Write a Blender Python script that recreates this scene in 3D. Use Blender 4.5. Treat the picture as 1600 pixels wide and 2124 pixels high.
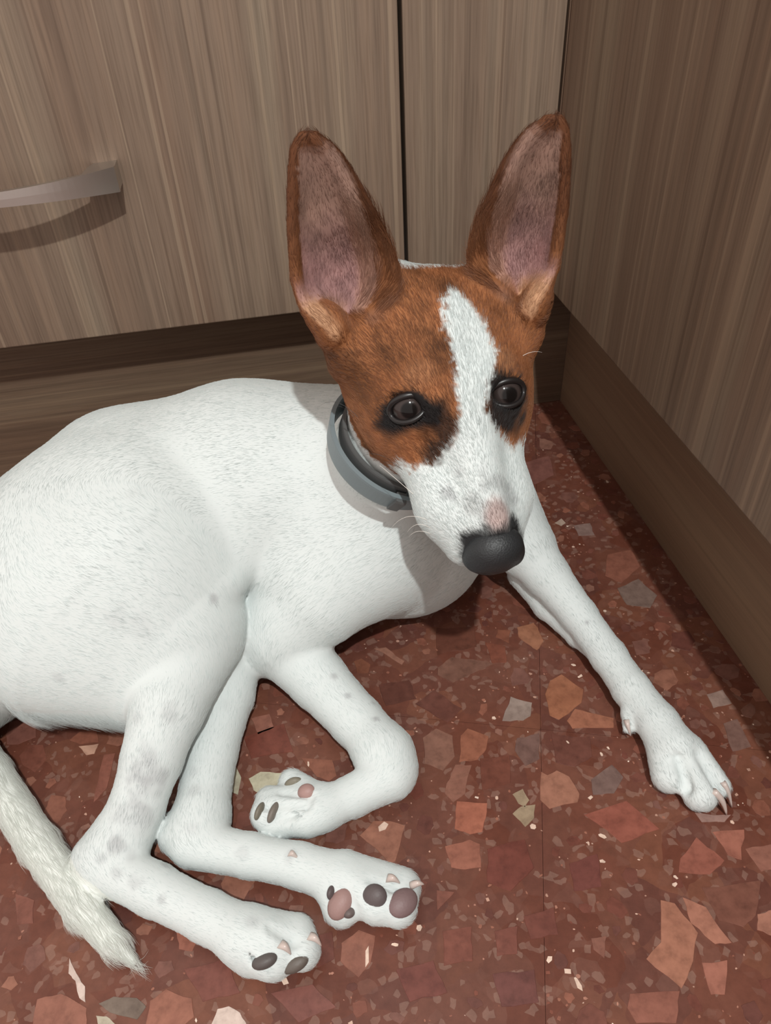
import bpy, math, random
import numpy as np
from mathutils import Vector, Matrix

C = bpy.context.scene
for o in list(bpy.data.objects):
    bpy.data.objects.remove(o)

# ------------------------------------------------------------------ camera
F_PX = 1572.0
EYE = np.array([-0.21306, -0.53587, 0.38685])
YAW, PITCH, ROLL = 0.144768, 0.696512, -0.058214
FW = np.array([math.sin(YAW) * math.cos(PITCH), math.cos(YAW) * math.cos(PITCH), -math.sin(PITCH)])
_r = np.array([math.cos(YAW), -math.sin(YAW), 0.0])
_u = np.cross(_r, FW)
RT = math.cos(ROLL) * _r + math.sin(ROLL) * _u
UP = -math.sin(ROLL) * _r + math.cos(ROLL) * _u
cd = bpy.data.cameras.new('camera')
cam = bpy.data.objects.new('camera', cd)
C.collection.objects.link(cam)
M = Matrix(((RT[0], UP[0], -FW[0], EYE[0]), (RT[1], UP[1], -FW[1], EYE[1]), (RT[2], UP[2], -FW[2], EYE[2]), (0, 0, 0, 1)))
cam.matrix_world = M
cd.sensor_fit = 'VERTICAL'
cd.sensor_height = 24.0
cd.lens = 24.0 * F_PX / 2124.0
cd.clip_start = 0.01
C.camera = cam

# ------------------------------------------------------------------ world, lamp, exposure
w = bpy.data.worlds.new('world')
C.world = w
w.use_nodes = True
bg = w.node_tree.nodes['Background']
bg.inputs[0].default_value = (1.0, 0.89, 0.83, 1)
bg.inputs[1].default_value = 1.0
ld = bpy.data.lights.new('ceiling_lamp', 'POINT')
ld.energy = 48.5
ld.color = (0.975, 1.0, 0.975)
ld.shadow_soft_size = 0.014
lo = bpy.data.objects.new('ceiling_lamp', ld)
lo.location = (-0.165, -0.93, 1.18)
C.collection.objects.link(lo)
C.view_settings.view_transform = 'Standard'
C.view_settings.look = 'None'
C.view_settings.gamma = 1.0
C.view_settings.exposure = 0.0
C.view_settings.use_curve_mapping = False


def ray(px, py):
    return FW + RT * (px - 800.0) / F_PX - UP * (py - 1062.0) / F_PX


def at(px, py, z):
    """point of the room at height z seen along this line of sight"""
    d = ray(px, py)
    return EYE + d * (z - EYE[2]) / d[2]


def at_depth(px, py, s):
    return EYE + ray(px, py) * s


# ------------------------------------------------------------------ helpers
def link(o, parent=None):
    C.collection.objects.link(o)
    if parent is not None:
        o.parent = parent
        o.matrix_parent_inverse = parent.matrix_world.inverted()
    return o


def tag(o, label=None, cat=None, group=None, kind=None):
    if label: o['label'] = label
    if cat: o['category'] = cat
    if group: o['group'] = group
    if kind: o['kind'] = kind
    return o


def mesh_obj(name, v, f, mat, parent=None, smooth=False):
    me = bpy.data.meshes.new(name)
    me.from_pydata([tuple(map(float, p)) for p in v], [], f)
    me.validate()
    me.update()
    if mat: me.materials.append(mat)
    if smooth: me.polygons.foreach_set('use_smooth', [True] * len(me.polygons))
    return link(bpy.data.objects.new(name, me), parent)


def empty(name, loc):
    o = bpy.data.objects.new(name, None)
    o.location = loc
    o.empty_display_size = 0.05
    C.collection.objects.link(o)
    bpy.context.view_layer.update()
    return o


def box(name, x0, x1, y0, y1, z0, z1, mat, parent=None, bevel=0.0008):
    import bmesh
    bm = bmesh.new()
    bmesh.ops.create_cube(bm, size=1)
    for v in bm.verts:
        v.co = Vector(((x0 + x1) / 2 + v.co.x * (x1 - x0), (y0 + y1) / 2 + v.co.y * (y1 - y0), (z0 + z1) / 2 + v.co.z * (z1 - z0)))
    if bevel:
        bmesh.ops.bevel(bm, geom=list(bm.edges), offset=bevel, segments=2, affect='EDGES', profile=0.5)
    me = bpy.data.meshes.new(name)
    bm.to_mesh(me); bm.free()
    me.materials.append(mat)
    return link(bpy.data.objects.new(name, me), parent)


class NT:
    def __init__(s, name):
        s.m = bpy.data.materials.new(name)
        s.m.use_nodes = True
        s.t = s.m.node_tree
        s.p = s.t.nodes['Principled BSDF']

    def n(s, typ, **kw):
        nd = s.t.nodes.new(typ)
        for k, v in kw.items():
            if k == 'inp':
                for a, b in v.items():
                    if isinstance(b, bpy.types.NodeSocket): s.t.links.new(b, nd.inputs[a])
                    else: nd.inputs[a].default_value = b
            else:
                setattr(nd, k, v)
        return nd

    def l(s, a, b):
        s.t.links.new(a, b)

    def ramp(s, fac, stops, interp='LINEAR'):
        r = s.t.nodes.new('ShaderNodeValToRGB')
        r.color_ramp.interpolation = interp
        while len(r.color_ramp.elements) < len(stops): r.color_ramp.elements.new(0.5)
        for e, (p, c) in zip(r.color_ramp.elements, stops):
            e.position = p
            e.color = (*c, 1) if len(c) == 3 else c
        s.l(fac, r.inputs[0])
        return r.outputs[0]

    def mix(s, fac, a, b, blend='MIX'):
        m = s.t.nodes.new('ShaderNodeMix')
        m.data_type = 'RGBA'
        m.blend_type = blend
        for sock, v in ((m.inputs[0], fac), (m.inputs[6], a), (m.inputs[7], b)):
            if isinstance(v, bpy.types.NodeSocket): s.l(v, sock)
            else: sock.default_value = v if not isinstance(v, tuple) else ((*v, 1) if len(v) == 3 else v)
        return m.outputs[2]


def simple(name, col, rough=0.5, metal=0.0, spec=0.5):
    m = NT(name)
    m.p.inputs['Base Color'].default_value = (*col, 1)
    m.p.inputs['Roughness'].default_value = rough
    m.p.inputs['Metallic'].default_value = metal
    m.p.inputs['Specular IOR Level'].default_value = spec
    return m.m


def srgb(r, g, b):
    f = lambda c: c / 12.92 if c <= 0.04045 else ((c + 0.055) / 1.055) ** 2.4
    return (f(r / 255), f(g / 255), f(b / 255))


def wood(name, along='z', tone=1.0, seed=0.0, contrast=1.0, tint=(1, 1, 1)):
    """striated laminate: thin straight grain running along one axis"""
    m = NT(name)
    tc = m.n('ShaderNodeTexCoord')
    def stretched(k_across, k_along, off):
        sc = {'z': (k_across, k_across, k_along), 'x': (k_along, k_across, k_across), 'y': (k_across, k_along, k_across)}[along]
        return m.n('ShaderNodeMapping', inp={0: tc.outputs['Object'], 'Scale': sc, 'Location': (off + seed, off * 0.7 + seed, off * 1.3)}).outputs[0]
    broad = m.n('ShaderNodeTexNoise', inp={'Vector': stretched(26, 1.1, 3.1), 'Scale': 1.0, 'Detail': 3.0, 'Roughness': 0.55}).outputs['Fac']
    fine = m.n('ShaderNodeTexNoise', inp={'Vector': stretched(240, 2.2, 7.7), 'Scale': 1.0, 'Detail': 4.0, 'Roughness': 0.65}).outputs['Fac']
    pores = m.n('ShaderNodeTexNoise', inp={'Vector': stretched(900, 22, 1.7), 'Scale': 1.0, 'Detail': 2.0}).outputs['Fac']
    lines = m.n('ShaderNodeTexNoise', inp={'Vector': stretched(190, 0.7, 11.2), 'Scale': 1.0, 'Detail': 1.0}).outputs['Fac']
    t = tone
    base = m.ramp(broad, [(0.30, tuple(t * c for c in (0.172, 0.116, 0.083))), (0.5, tuple(t * c for c in (0.205, 0.146, 0.106))), (0.72, tuple(t * c for c in (0.240, 0.186, 0.135)))])
    f2 = m.ramp(fine, [(0.30, (0.74, 0.74, 0.74)), (0.5, (1.0, 1.0, 1.0)), (0.72, (1.24, 1.22, 1.18))])
    c = m.mix(0.9 * contrast, base, f2, 'MULTIPLY')
    f3 = m.ramp(pores, [(0.38, (0.72, 0.70, 0.68)), (0.52, (1.0, 1.0, 1.0))])
    c = m.mix(0.55 * contrast, c, f3, 'MULTIPLY')
    f4 = m.ramp(lines, [(0.645, (0, 0, 0)), (0.67, (1, 1, 1))])
    c = m.mix(m.n('ShaderNodeMath', operation='MULTIPLY', inp={0: f4, 1: 0.34 * contrast}).outputs[0], c, tuple(t * k for k in (0.36, 0.27, 0.19)))
    f5 = m.ramp(lines, [(0.31, (1, 1, 1)), (0.335, (0, 0, 0))])
    c = m.mix(m.n('ShaderNodeMath', operation='MULTIPLY', inp={0: f5, 1: 0.45 * contrast}).outputs[0], c, tuple(t * k for k in (0.09, 0.058, 0.04)))
    if tint != (1, 1, 1): c = m.mix(1.0, c, tint, 'MULTIPLY')
    m.l(c, m.p.inputs['Base Color'])
    m.p.inputs['Roughness'].default_value = 0.52
    m.p.inputs['Specular IOR Level'].default_value = 0.3
    b = m.n('ShaderNodeBump', inp={'Height': fine, 'Strength': 0.10, 'Distance': 0.0006})
    m.l(b.outputs[0], m.p.inputs['Normal'])
    return m.m


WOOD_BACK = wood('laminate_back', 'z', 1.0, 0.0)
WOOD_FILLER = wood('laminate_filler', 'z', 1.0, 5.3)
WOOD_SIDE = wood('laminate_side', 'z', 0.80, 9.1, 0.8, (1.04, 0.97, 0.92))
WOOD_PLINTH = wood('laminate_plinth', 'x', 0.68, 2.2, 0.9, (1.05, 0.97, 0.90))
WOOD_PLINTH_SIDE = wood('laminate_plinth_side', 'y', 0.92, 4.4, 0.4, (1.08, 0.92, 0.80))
DARK = simple('dark_carcass', (0.03, 0.022, 0.018), 0.7)
STEEL = simple('brushed_steel', (0.62, 0.60, 0.57), 0.34, 1.0)

# ------------------------------------------------------------------ floor
H = 0.14
def floor_material(name, hue=0.0):
    m = NT(name)
    tc = m.n('ShaderNodeTexCoord')
    P = tc.outputs['Object']
    n1 = m.n('ShaderNodeTexNoise', inp={'Vector': P, 'Scale': 16.0, 'Detail': 4.0, 'Roughness': 0.6}).outputs['Fac']
    n2 = m.n('ShaderNodeTexNoise', inp={'Vector': P, 'Scale': 140.0, 'Detail': 4.0, 'Roughness': 0.7}).outputs['Fac']
    warp = m.n('ShaderNodeTexNoise', inp={'Vector': P, 'Scale': 60.0, 'Detail': 2.0}).outputs['Color']
    PV = m.n('ShaderNodeVectorMath', operation='MULTIPLY_ADD', inp={0: warp, 1: (0.012, 0.012, 0.0), 2: P}).outputs[0]
    v1 = m.n('ShaderNodeTexVoronoi', inp={'Vector': PV, 'Scale': 42.0})
    v2 = m.n('ShaderNodeTexVoronoi', inp={'Vector': PV, 'Scale': 150.0})
    v3 = m.n('ShaderNodeTexVoronoi', inp={'Vector': PV, 'Scale': 330.0})
    base = m.ramp(n1, [(0.3, (0.100, 0.030, 0.020)), (0.52, (0.135, 0.046, 0.031)), (0.75, (0.160, 0.060, 0.042))])
    sep = m.n('ShaderNodeSeparateColor', inp={0: v1.outputs['Color']})
    c1 = m.ramp(sep.outputs[0], [(0.0, (0.120, 0.034, 0.019)), (0.25, (0.165, 0.058, 0.036)), (0.5, (0.11, 0.042, 0.032)), (0.75, (0.20, 0.078, 0.045)), (1.0, (0.155, 0.062, 0.044))])
    c = m.mix(0.6, base, c1)
    sep2 = m.n('ShaderNodeSeparateColor', inp={0: v2.outputs['Color']})
    f2 = m.ramp(sep2.outputs[1], [(0.62, (0, 0, 0)), (0.66, (1, 1, 1))])
    c2 = m.ramp(sep2.outputs[0], [(0.0, (0.20, 0.078, 0.052)), (0.4, (0.10, 0.032, 0.022)), (0.8, (0.21, 0.10, 0.075)), (1.0, (0.25, 0.14, 0.11))])
    c = m.mix(m.n('ShaderNodeMath', operation='MULTIPLY', inp={0: f2, 1: 0.20}).outputs[0], c, c2)
    sep3 = m.n('ShaderNodeSeparateColor', inp={0: v3.outputs['Color']})
    f3 = m.ramp(sep3.outputs[2], [(0.86, (0, 0, 0)), (0.9, (1, 1, 1))])
    c = m.mix(m.n('ShaderNodeMath', operation='MULTIPLY', inp={0: f3, 1: 0.3}).outputs[0], c, (0.34, 0.22, 0.175))
    f4 = m.ramp(n2, [(0.25, (0.72, 0.70, 0.70)), (0.55, (1, 1, 1)), (0.8, (1.2, 1.2, 1.2))])
    c = m.mix(0.8, c, f4, 'MULTIPLY')
    m.l(c, m.p.inputs['Base Color'])
    m.p.inputs['Roughness'].default_value = 0.36
    m.p.inputs['Specular IOR Level'].default_value = 0.42
    return m.m

TERRAZZO = floor_material('terrazzo')
GROUT = simple('grout', (0.095, 0.036, 0.026), 0.7)
floor = box('floor', -1.6, 0.30, -1.9, 0.30, -0.03, -0.0015, GROUT, None, 0)
tag(floor, kind='structure')
# terrazzo tiles laid at an angle to the cabinets, joint crossing seen near the dog's left foreleg
JX, JY = at(1122, 1513, 0)[:2]
TA = math.radians(-18.5)
TS = 0.40
for i in range(-3, 2):
    for j in range(-2, 3):
        t = box('floor_tile', i * TS + 0.0001, (i + 1) * TS - 0.0001, j * TS + 0.0001, (j + 1) * TS - 0.0001, -0.012, 0.0, TERRAZZO, None, 0)
        t.location = (JX, JY, 0)
        t.rotation_euler = (0, 0, TA)
        # keep only tiles near the view
        cx, cy = (i + .5) * TS, (j + .5) * TS
        wx = JX + cx * math.cos(TA) - cy * math.sin(TA)
        wy = JY + cx * math.sin(TA) + cy * math.cos(TA)
        if not (-1.0 < wx < 0.28 and -1.0 < wy < 0.28):
            bpy.data.objects.remove(t)
            continue
        t.parent = floor
floor_top = 0.0

# ------------------------------------------------------------------ cabinets
GAP_X = -0.1083
cab = empty('kitchen_cabinet', (-0.4, 0.3, 0))
tag(cab, 'wood-grain base cabinet behind the dog with a metal bow handle on its door', 'cabinet')
box('carcass', -0.75, GAP_X - 0.004, 0.0175, 0.55, H + 0.001, 0.86, DARK, cab, 0)
door = box('door', -0.75, GAP_X - 0.0014, 0.0, 0.018, H, 0.85, WOOD_BACK, cab, 0.0009)
fil = empty('corner_cabinet', (-0.05, 0.3, 0))
tag(fil, 'narrow wood-grain cabinet front between the handled door and the corner', 'cabinet')
box('carcass', GAP_X + 0.002, -0.004, 0.0175, 0.55, H + 0.001, 0.86, DARK, fil, 0)
box('door', GAP_X + 0.0014, -0.0016, 0.0, 0.018, H, 0.85, WOOD_FILLER, fil, 0.0009)
side = empty('side_cabinet', (0.3, -0.5, 0))
tag(side, 'darker wood-grain cabinet along the right, at right angles to the handled one', 'cabinet')
box('carcass', 0.019, 0.58, -1.3, 0.54, H + 0.001, 0.86, DARK, side, 0)
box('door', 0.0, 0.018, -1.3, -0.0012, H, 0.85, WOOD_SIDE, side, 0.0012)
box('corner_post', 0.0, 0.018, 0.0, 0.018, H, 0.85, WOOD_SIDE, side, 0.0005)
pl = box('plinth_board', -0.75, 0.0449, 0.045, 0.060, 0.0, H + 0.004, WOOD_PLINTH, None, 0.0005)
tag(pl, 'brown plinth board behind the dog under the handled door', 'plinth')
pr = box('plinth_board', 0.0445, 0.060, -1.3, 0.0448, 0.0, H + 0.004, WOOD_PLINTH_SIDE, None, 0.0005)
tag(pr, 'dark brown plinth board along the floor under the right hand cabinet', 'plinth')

# bow handle
def make_handle():
    xc, half = -0.374, 0.0800
    n = 40
    v, f = [], []
    for i in range(n + 1):
        u = -1 + 2 * i / n
        x = xc + half * u
        d = 0.0185 + 0.0185 * (1 - u * u)
        hh = 0.0042 + 0.0033 * abs(u) ** 1.6
        zc = 0.2500 + 0.0003 * abs(u)
        th = 0.0035
        for (dd, zz) in ((d, zc + hh), (d + 0.0001, zc), (d, zc - hh), (d - th, zc - hh), (d - th, zc + hh)):
            v.append((x, -dd, zz))
    for i in range(n):
        for k in range(5):
            a, b = i * 5 + k, i * 5 + (k + 1) % 5
            f.append((a, b, b + 5, a + 5))
    f.append((0, 4, 3, 2, 1)); f.append(tuple(n * 5 + k for k in range(5)))
    h = mesh_obj('handle', v, f, STEEL, door)
    h['label'] = 'brushed metal bow handle'
    for s in (-1, 1):
        xa = xc + s * half
        xb = xc + s * (half - 0.020)
        vv, ff = [], []
        for i in range(9):
            t = i / 8
            x = xa + (xb - xa) * t
            u = (x - xc) / half
            d = 0.0185 + 0.0185 * (1 - u * u) - 0.0034
            hh = (0.0042 + 0.0033 * abs(u) ** 1.6) * 0.92
            inner = d * max(0.0, (t - 0.72) / 0.28) ** 2
            for (dd, zz) in ((d, 0.2502 + hh), (inner, 0.2502 + hh), (inner, 0.2502 - hh), (d, 0.2502 - hh)):
                vv.append((x, -dd, zz))
        for i in range(8):
            for k in range(4):
                a, b = i * 4 + k, i * 4 + (k + 1) % 4
                ff.append((a, b, b + 4, a + 4))
        ff.append((0, 3, 2, 1)); ff.append((32, 33, 34, 35))
        me = mesh_obj('handle_foot', vv, ff, STEEL, door)
make_handle()

# ------------------------------------------------------------------ the dog: one implicit surface, meshed once
RES = 0.0017
LO = np.array([-0.52, -0.445, -0.004])
HI = np.array([0.035, 0.0, 0.332])
DIM = np.ceil((HI - LO) / RES).astype(int) + 1
AX = [(LO[i] + RES * np.arange(DIM[i])).astype(np.float32) for i in range(3)]
SEGS = []   # (a, b, radius, region) of every limb and trunk segment, used to comb the coat


class Field:
    def __init__(s, lo=LO, hi=HI, res=RES):
        s.lo, s.res = np.asarray(lo, float), res
        s.dim = np.ceil((np.asarray(hi, float) - s.lo) / res).astype(int) + 1
        s.ax = [(s.lo[i] + res * np.arange(s.dim[i])).astype(np.float32) for i in range(3)]
        s.d = np.full(s.dim, 0.2, np.float32)

    def win(s, lo, hi, pad):
        i0 = np.clip(np.floor((lo - pad - s.lo) / s.res).astype(int), 0, s.dim)
        i1 = np.clip(np.ceil((hi + pad - s.lo) / s.res).astype(int) + 1, 0, s.dim)
        sl = tuple(slice(a, b) for a, b in zip(i0, i1))
        X = s.ax[0][sl[0]][:, None, None]; Y = s.ax[1][sl[1]][None, :, None]; Z = s.ax[2][sl[2]][None, None, :]
        return sl, X, Y, Z

    def put(s, sl, d, k):
        a = s.d[sl]
        if k > 0:
            h = np.maximum(k - np.abs(a - d), 0) / k
            s.d[sl] = np.minimum(a, d) - h * h * k * 0.25
        else:
            s.d[sl] = np.minimum(a, d)

    def cut(s, sl, d, k):
        a = s.d[sl]; b = -d
        h = np.maximum(k - np.abs(a - b), 0) / max(k, 1e-9)
        s.d[sl] = np.maximum(a, b) + h * h * k * 0.25

    def rc(s, a, b, ra, rb, k=0.012, reg=None, cut=False):
        a = np.asarray(a, float); b = np.asarray(b, float)
        pad = 0.03 + k
        sl, X, Y, Z = s.win(np.minimum(a - ra, b - rb), np.maximum(a + ra, b + rb), pad)
        ab = b - a; L2 = float(ab @ ab) + 1e-12
        t = np.clip(((X - a[0]) * ab[0] + (Y - a[1]) * ab[1] + (Z - a[2]) * ab[2]) / L2, 0, 1)
        d = np.sqrt((X - a[0] - t * ab[0]) ** 2 + (Y - a[1] - t * ab[1]) ** 2 + (Z - a[2] - t * ab[2]) ** 2) - (ra + (rb - ra) * t)
        (s.cut if cut else s.put)(sl, d.astype(np.float32), k)
        if reg: SEGS.append((a, b, (ra + rb) / 2, reg))

    def ell(s, c, r, R=None, k=0.012, cut=False):
        c = np.asarray(c, float); r = np.asarray(r, float)
        m = float(r.max())
        sl, X, Y, Z = s.win(c - m, c + m, 0.025 + k)
        dx, dy, dz = X - c[0], Y - c[1], Z - c[2]
        if R is None: R = np.eye(3)
        q = [dx * R[0, i] + dy * R[1, i] + dz * R[2, i] for i in range(3)]
        k0 = np.sqrt(sum((q[i] / r[i]) ** 2 for i in range(3)))
        k1 = np.sqrt(sum((q[i] / r[i] ** 2) ** 2 for i in range(3))) + 1e-9
        d = k0 * (k0 - 1) / k1
        (s.cut if cut else s.put)(sl, d.astype(np.float32), k)

    def chain(s, pts, k=0.012, reg=None):
        k = min(k, 0.003)
        for (a, ra), (b, rb) in zip(pts[:-1], pts[1:]): s.rc(a, b, ra, rb, k, reg)

    def join(s, o, k0, centre=None, reach=0.05, k1=0.002):
        """blend another field in: softly near the joint, with a crease elsewhere"""
        if centre is None:
            k = k0
        else:
            X = AX[0][:, None, None]; Y = AX[1][None, :, None]; Z = AX[2][None, None, :]
            r = np.sqrt((X - centre[0]) ** 2 + (Y - centre[1]) ** 2 + (Z - centre[2]) ** 2)
            t = np.clip((r - reach) / (reach * 0.8), 0, 1)
            k = (k0 + (k1 - k0) * t * t * (3 - 2 * t)).astype(np.float32)
        h = np.maximum(k - np.abs(s.d - o.d), 0) / k
        s.d = np.minimum(s.d, o.d) - h * h * k * 0.25


def net(d, lo, res):
    """naive surface nets"""
    nx, ny, nz = d.shape
    ins = d < 0
    cnt = np.zeros((nx - 1, ny - 1, nz - 1), np.uint8)
    for i in (0, 1):
        for j in (0, 1):
            for k in (0, 1):
                cnt += ins[i:nx - 1 + i, j:ny - 1 + j, k:nz - 1 + k]
    cell = np.argwhere((cnt > 0) & (cnt < 8))
    idx = np.full(cnt.shape, -1, np.int32)
    idx[tuple(cell.T)] = np.arange(len(cell))
    acc = np.zeros((len(cell), 3)); num = np.zeros(len(cell))
    corners = [(i, j, k) for i in (0, 1) for j in (0, 1) for k in (0, 1)]
    val = {c: d[cell[:, 0] + c[0], cell[:, 1] + c[1], cell[:, 2] + c[2]].astype(float) for c in corners}
    for c in corners:
        for ax in range(3):
            if c[ax] == 0:
                e = list(c); e[ax] = 1; e = tuple(e)
                m = (val[c] < 0) != (val[e] < 0)
                t = val[c] / np.where(m, val[c] - val[e], 1)
                p = np.array(c, float)[None, :].repeat(len(cell), 0)
                p[:, ax] += t
                acc[m] += p[m]; num[m] += 1
    verts = (cell + acc / num[:, None]) * res + lo
    quads = []
    for ax in range(3):
        sl0 = [slice(None)] * 3; sl1 = [slice(None)] * 3
        sl0[ax] = slice(0, -1); sl1[ax] = slice(1, None)
        a, b = ins[tuple(sl0)], ins[tuple(sl1)]
        for flip, mask in ((False, a & ~b), (True, ~a & b)):
            e = np.argwhere(mask)
            u, v = (ax + 1) % 3, (ax + 2) % 3
            ok = (e[:, u] > 0) & (e[:, v] > 0) & (e[:, u] < d.shape[u] - 1) & (e[:, v] < d.shape[v] - 1)
            e = e[ok]
            def g(du, dv):
                q = e.copy(); q[:, u] -= du; q[:, v] -= dv
                return idx[q[:, 0], q[:, 1], q[:, 2]]
            q = np.stack([g(1, 1), g(0, 1), g(0, 0), g(1, 0)], 1)
            quads.append(q[:, ::-1] if flip else q)
    return verts, np.concatenate(quads)


# ---- head frame: X to the dog's left, Y towards the nose, Z up from the forehead; origin on the bridge between the eyes
def nrm(v):
    v = np.asarray(v, float)
    return v / np.linalg.norm(v)
HY = nrm((0.08, -0.78, -0.65))
HX = nrm(np.cross((0.10, -0.55, 0.80), HY))
HZ = np.cross(HY, HX)
HR = np.stack([HX, HY, HZ], 1)
HS = 0.77                                   # head scale
HT = EYE + (np.array([-0.106, -0.166, 0.155]) - EYE) * HS
HK = HS / 0.82
def hl(x, y, z): return HR @ (np.array([x, y, z]) * HS) + HT
def to_head(P): return (P - HT) @ HR / HS

A_ = at
# trunk
T = Field()
def tc(a, b, ra, rb, reg='trunk'): T.rc(a, b, ra, rb, 0.02, reg)
P1, P2, P3, P4, P5 = (-0.170, -0.150, 0.080), (-0.245, -0.135, 0.083), (-0.315, -0.134, 0.080), (-0.390, -0.180, 0.062), (-0.460, -0.240, 0.048)
tc(P1, P2, 0.069, 0.068); tc(P2, P3, 0.068, 0.063); tc(P3, P4, 0.063, 0.056); tc(P4, P5, 0.056, 0.044)
T.ell((-0.142, -0.162, 0.056), (0.050, 0.052, 0.055), None, 0.03)
T.rc((-0.215, -0.165, 0.052), (-0.150, -0.168, 0.050), 0.044, 0.046, 0.02)
NB = hl(0, -0.046, -0.058)
NM_ = EYE + (np.array([-0.146, -0.153, 0.116]) - EYE) * 0.87
T.rc(NB, NM_, 0.0285, 0.0285, 0.012, 'neck')
T.rc(NM_, (-0.166, -0.150, 0.095), 0.0285, 0.042, 0.020, 'neck')
T.rc(A_(290, 1000, 0.122), A_(455, 1215, 0.084), 0.018, 0.012, 0.028)
# right shoulder and upper arm
T.rc((-0.195, -0.150, 0.108), at(765, 1120, 0.060), 0.034, 0.028, 0.025, 'upper_arm')

# right hind leg (nearer, on top)
A = at
RH = Field()
hipR = A(200, 1130, 0.095)
RH.rc(A(160, 1150, 0.080), A(285, 1200, 0.080), 0.050, 0.050, 0.03, 'thigh')
RH.rc(A(285, 1200, 0.080), A(402, 1305, 0.062), 0.050, 0.029, 0.03, 'thigh')
RH.rc(A(130, 1330, 0.060), A(290, 1385, 0.048), 0.044, 0.034, 0.03, 'thigh')
RH.chain([(A(400, 1325, 0.058), 0.0285), (A(350, 1460, 0.052), 0.0205), (A(317, 1570, 0.041), 0.0157), (A(285, 1670, 0.028), 0.0138), (A(250, 1760, 0.0170), 0.0143)], 0.02, 'shin')
RH.rc(A(240, 1740, 0.018), A(190, 1778, 0.015), 0.012, 0.0100, 0.010)
RH.chain([(A(215, 1790, 0.015), 0.0130), (A(320, 1845, 0.0135), 0.0118), (A(430, 1900, 0.0130), 0.0112), (A(510, 1940, 0.0140), 0.0125), (A(550, 1955, 0.0145), 0.0125)], 0.012, 'hind_foot')

LH = Field()
LH.chain([(A(470, 1330, 0.030), 0.026), (A(462, 1440, 0.020), 0.0185), (A(437, 1560, 0.0155), 0.0148), (A(420, 1680, 0.0135), 0.0140), (A(410, 1730, 0.0130), 0.0135)], 0.02, 'shin')
LH.rc(A(420, 1715, 0.013), A(362, 1732, 0.0115), 0.0115, 0.0085, 0.010)
LH.chain([(A(400, 1750, 0.0125), 0.0120), (A(520, 1775, 0.0115), 0.0105), (A(620, 1795, 0.0115), 0.0105), (A(700, 1820, 0.0125), 0.0120)], 0.012, 'hind_foot')

RF = Field()
elbR = A(560, 1310, 0.036)
RF.chain([(A(770, 1130, 0.075), 0.034), (A(660, 1230, 0.056), 0.032), (elbR, 0.026)], 0.02, 'upper_arm')
RF.rc(A(585, 1310, 0.036), A(552, 1328, 0.028), 0.024, 0.017, 0.015)
RF.chain([(A(580, 1320, 0.032), 0.0235), (A(660, 1410, 0.021), 0.0175), (A(740, 1495, 0.0165), 0.0150), (A(800, 1560, 0.0160), 0.0145)], 0.014, 'forearm')
RF.rc(A(795, 1570, 0.0155), A(815, 1600, 0.0145), 0.0145, 0.0135, 0.01)
RF.chain([(A(805, 1610, 0.0150), 0.0135), (A(735, 1650, 0.0125), 0.0105), (A(675, 1675, 0.0135), 0.0110), (A(640, 1690, 0.0140), 0.0110)], 0.012, 'fore_foot')

LF = Field()
shL = np.array([-0.095, -0.140, 0.080])
LF.chain([(shL, 0.034), (A(1085, 1130, 0.044), 0.021)], 0.02, 'upper_arm')
LF.chain([(A(1085, 1130, 0.044), 0.0200), (A(1132, 1190, 0.034), 0.0148), (A(1200, 1275, 0.022), 0.0115), (A(1262, 1360, 0.0165), 0.0108), (A(1310, 1430, 0.0150), 0.0108)], 0.012, 'forearm')
LF.chain([(A(1088, 1188, 0.022), 0.0115), (A(1135, 1255, 0.0130), 0.0092), (A(1195, 1320, 0.0095), 0.0060), (A(1225, 1352, 0.0095), 0.004)], 0.004)
LF.chain([(A(1310, 1430, 0.0150), 0.0110), (A(1365, 1500, 0.0150), 0.0115), (A(1400, 1550, 0.0155), 0.0120)], 0.012, 'fore_foot')

TAIL = Field()
TAIL.chain([(np.array([-0.470, -0.225, 0.046]), 0.022), (A(-130, 1440, 0.018), 0.013), (A(-22, 1597, 0.0105), 0.0098), (A(75, 1745, 0.0098), 0.0092), (A(172, 1880, 0.0092), 0.0084), (A(235, 1955, 0.0070), 0.0056), (A(278, 1995, 0.0040), 0.0020)], 0.012, 'tail')

# head
HD = Field()
def hell(c, r, k=0.012, cut=False, R=None): HD.ell(hl(*c), np.array(r) * HS, HR if R is None else R, k, cut)
def hrc(a, b, ra, rb, k=0.010): HD.rc(hl(*a), hl(*b), ra * HS, rb * HS, k)
hell((0, -0.045, -0.030), (0.041, 0.050, 0.034))
hell((0, -0.006, -0.022), (0.030, 0.034, 0.0215))
for sx in (-1, 1):
    hell((sx * 0.034, -0.022, -0.046), (0.026, 0.046, 0.032), 0.02)
    hell((sx * 0.030, -0.052, -0.046), (0.024, 0.034, 0.034), 0.02)
    hrc((sx * 0.022, 0.004, -0.042), (sx * 0.0185, 0.058, -0.040), 0.0225, 0.0165)
    hrc((sx * 0.0185, 0.058, -0.040), (sx * 0.0115, 0.081, -0.041), 0.0165, 0.0135)
    hell((sx * 0.022, -0.008, -0.012), (0.013, 0.014, 0.009), 0.014)
hrc((0, 0.000, -0.017), (0, 0.080, -0.0235), 0.0170, 0.0120)
hrc((0, -0.020, -0.060), (0, 0.073, -0.058), 0.026, 0.0150, 0.016)
hell((0, -0.045, -0.058), (0.036, 0.035, 0.032), 0.02)
EYES = []
def face_at(px, py):
    r_ = ray(px, py)
    t = np.arange(0.25, 0.5, 0.0004)
    q = EYE + t[:, None] * r_
    ii = np.clip(np.round((q - LO) / RES).astype(int), 0, DIM - 1)
    k = np.argmax(HD.d[tuple(ii.T)] < 0)
    return to_head(q[k])
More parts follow.
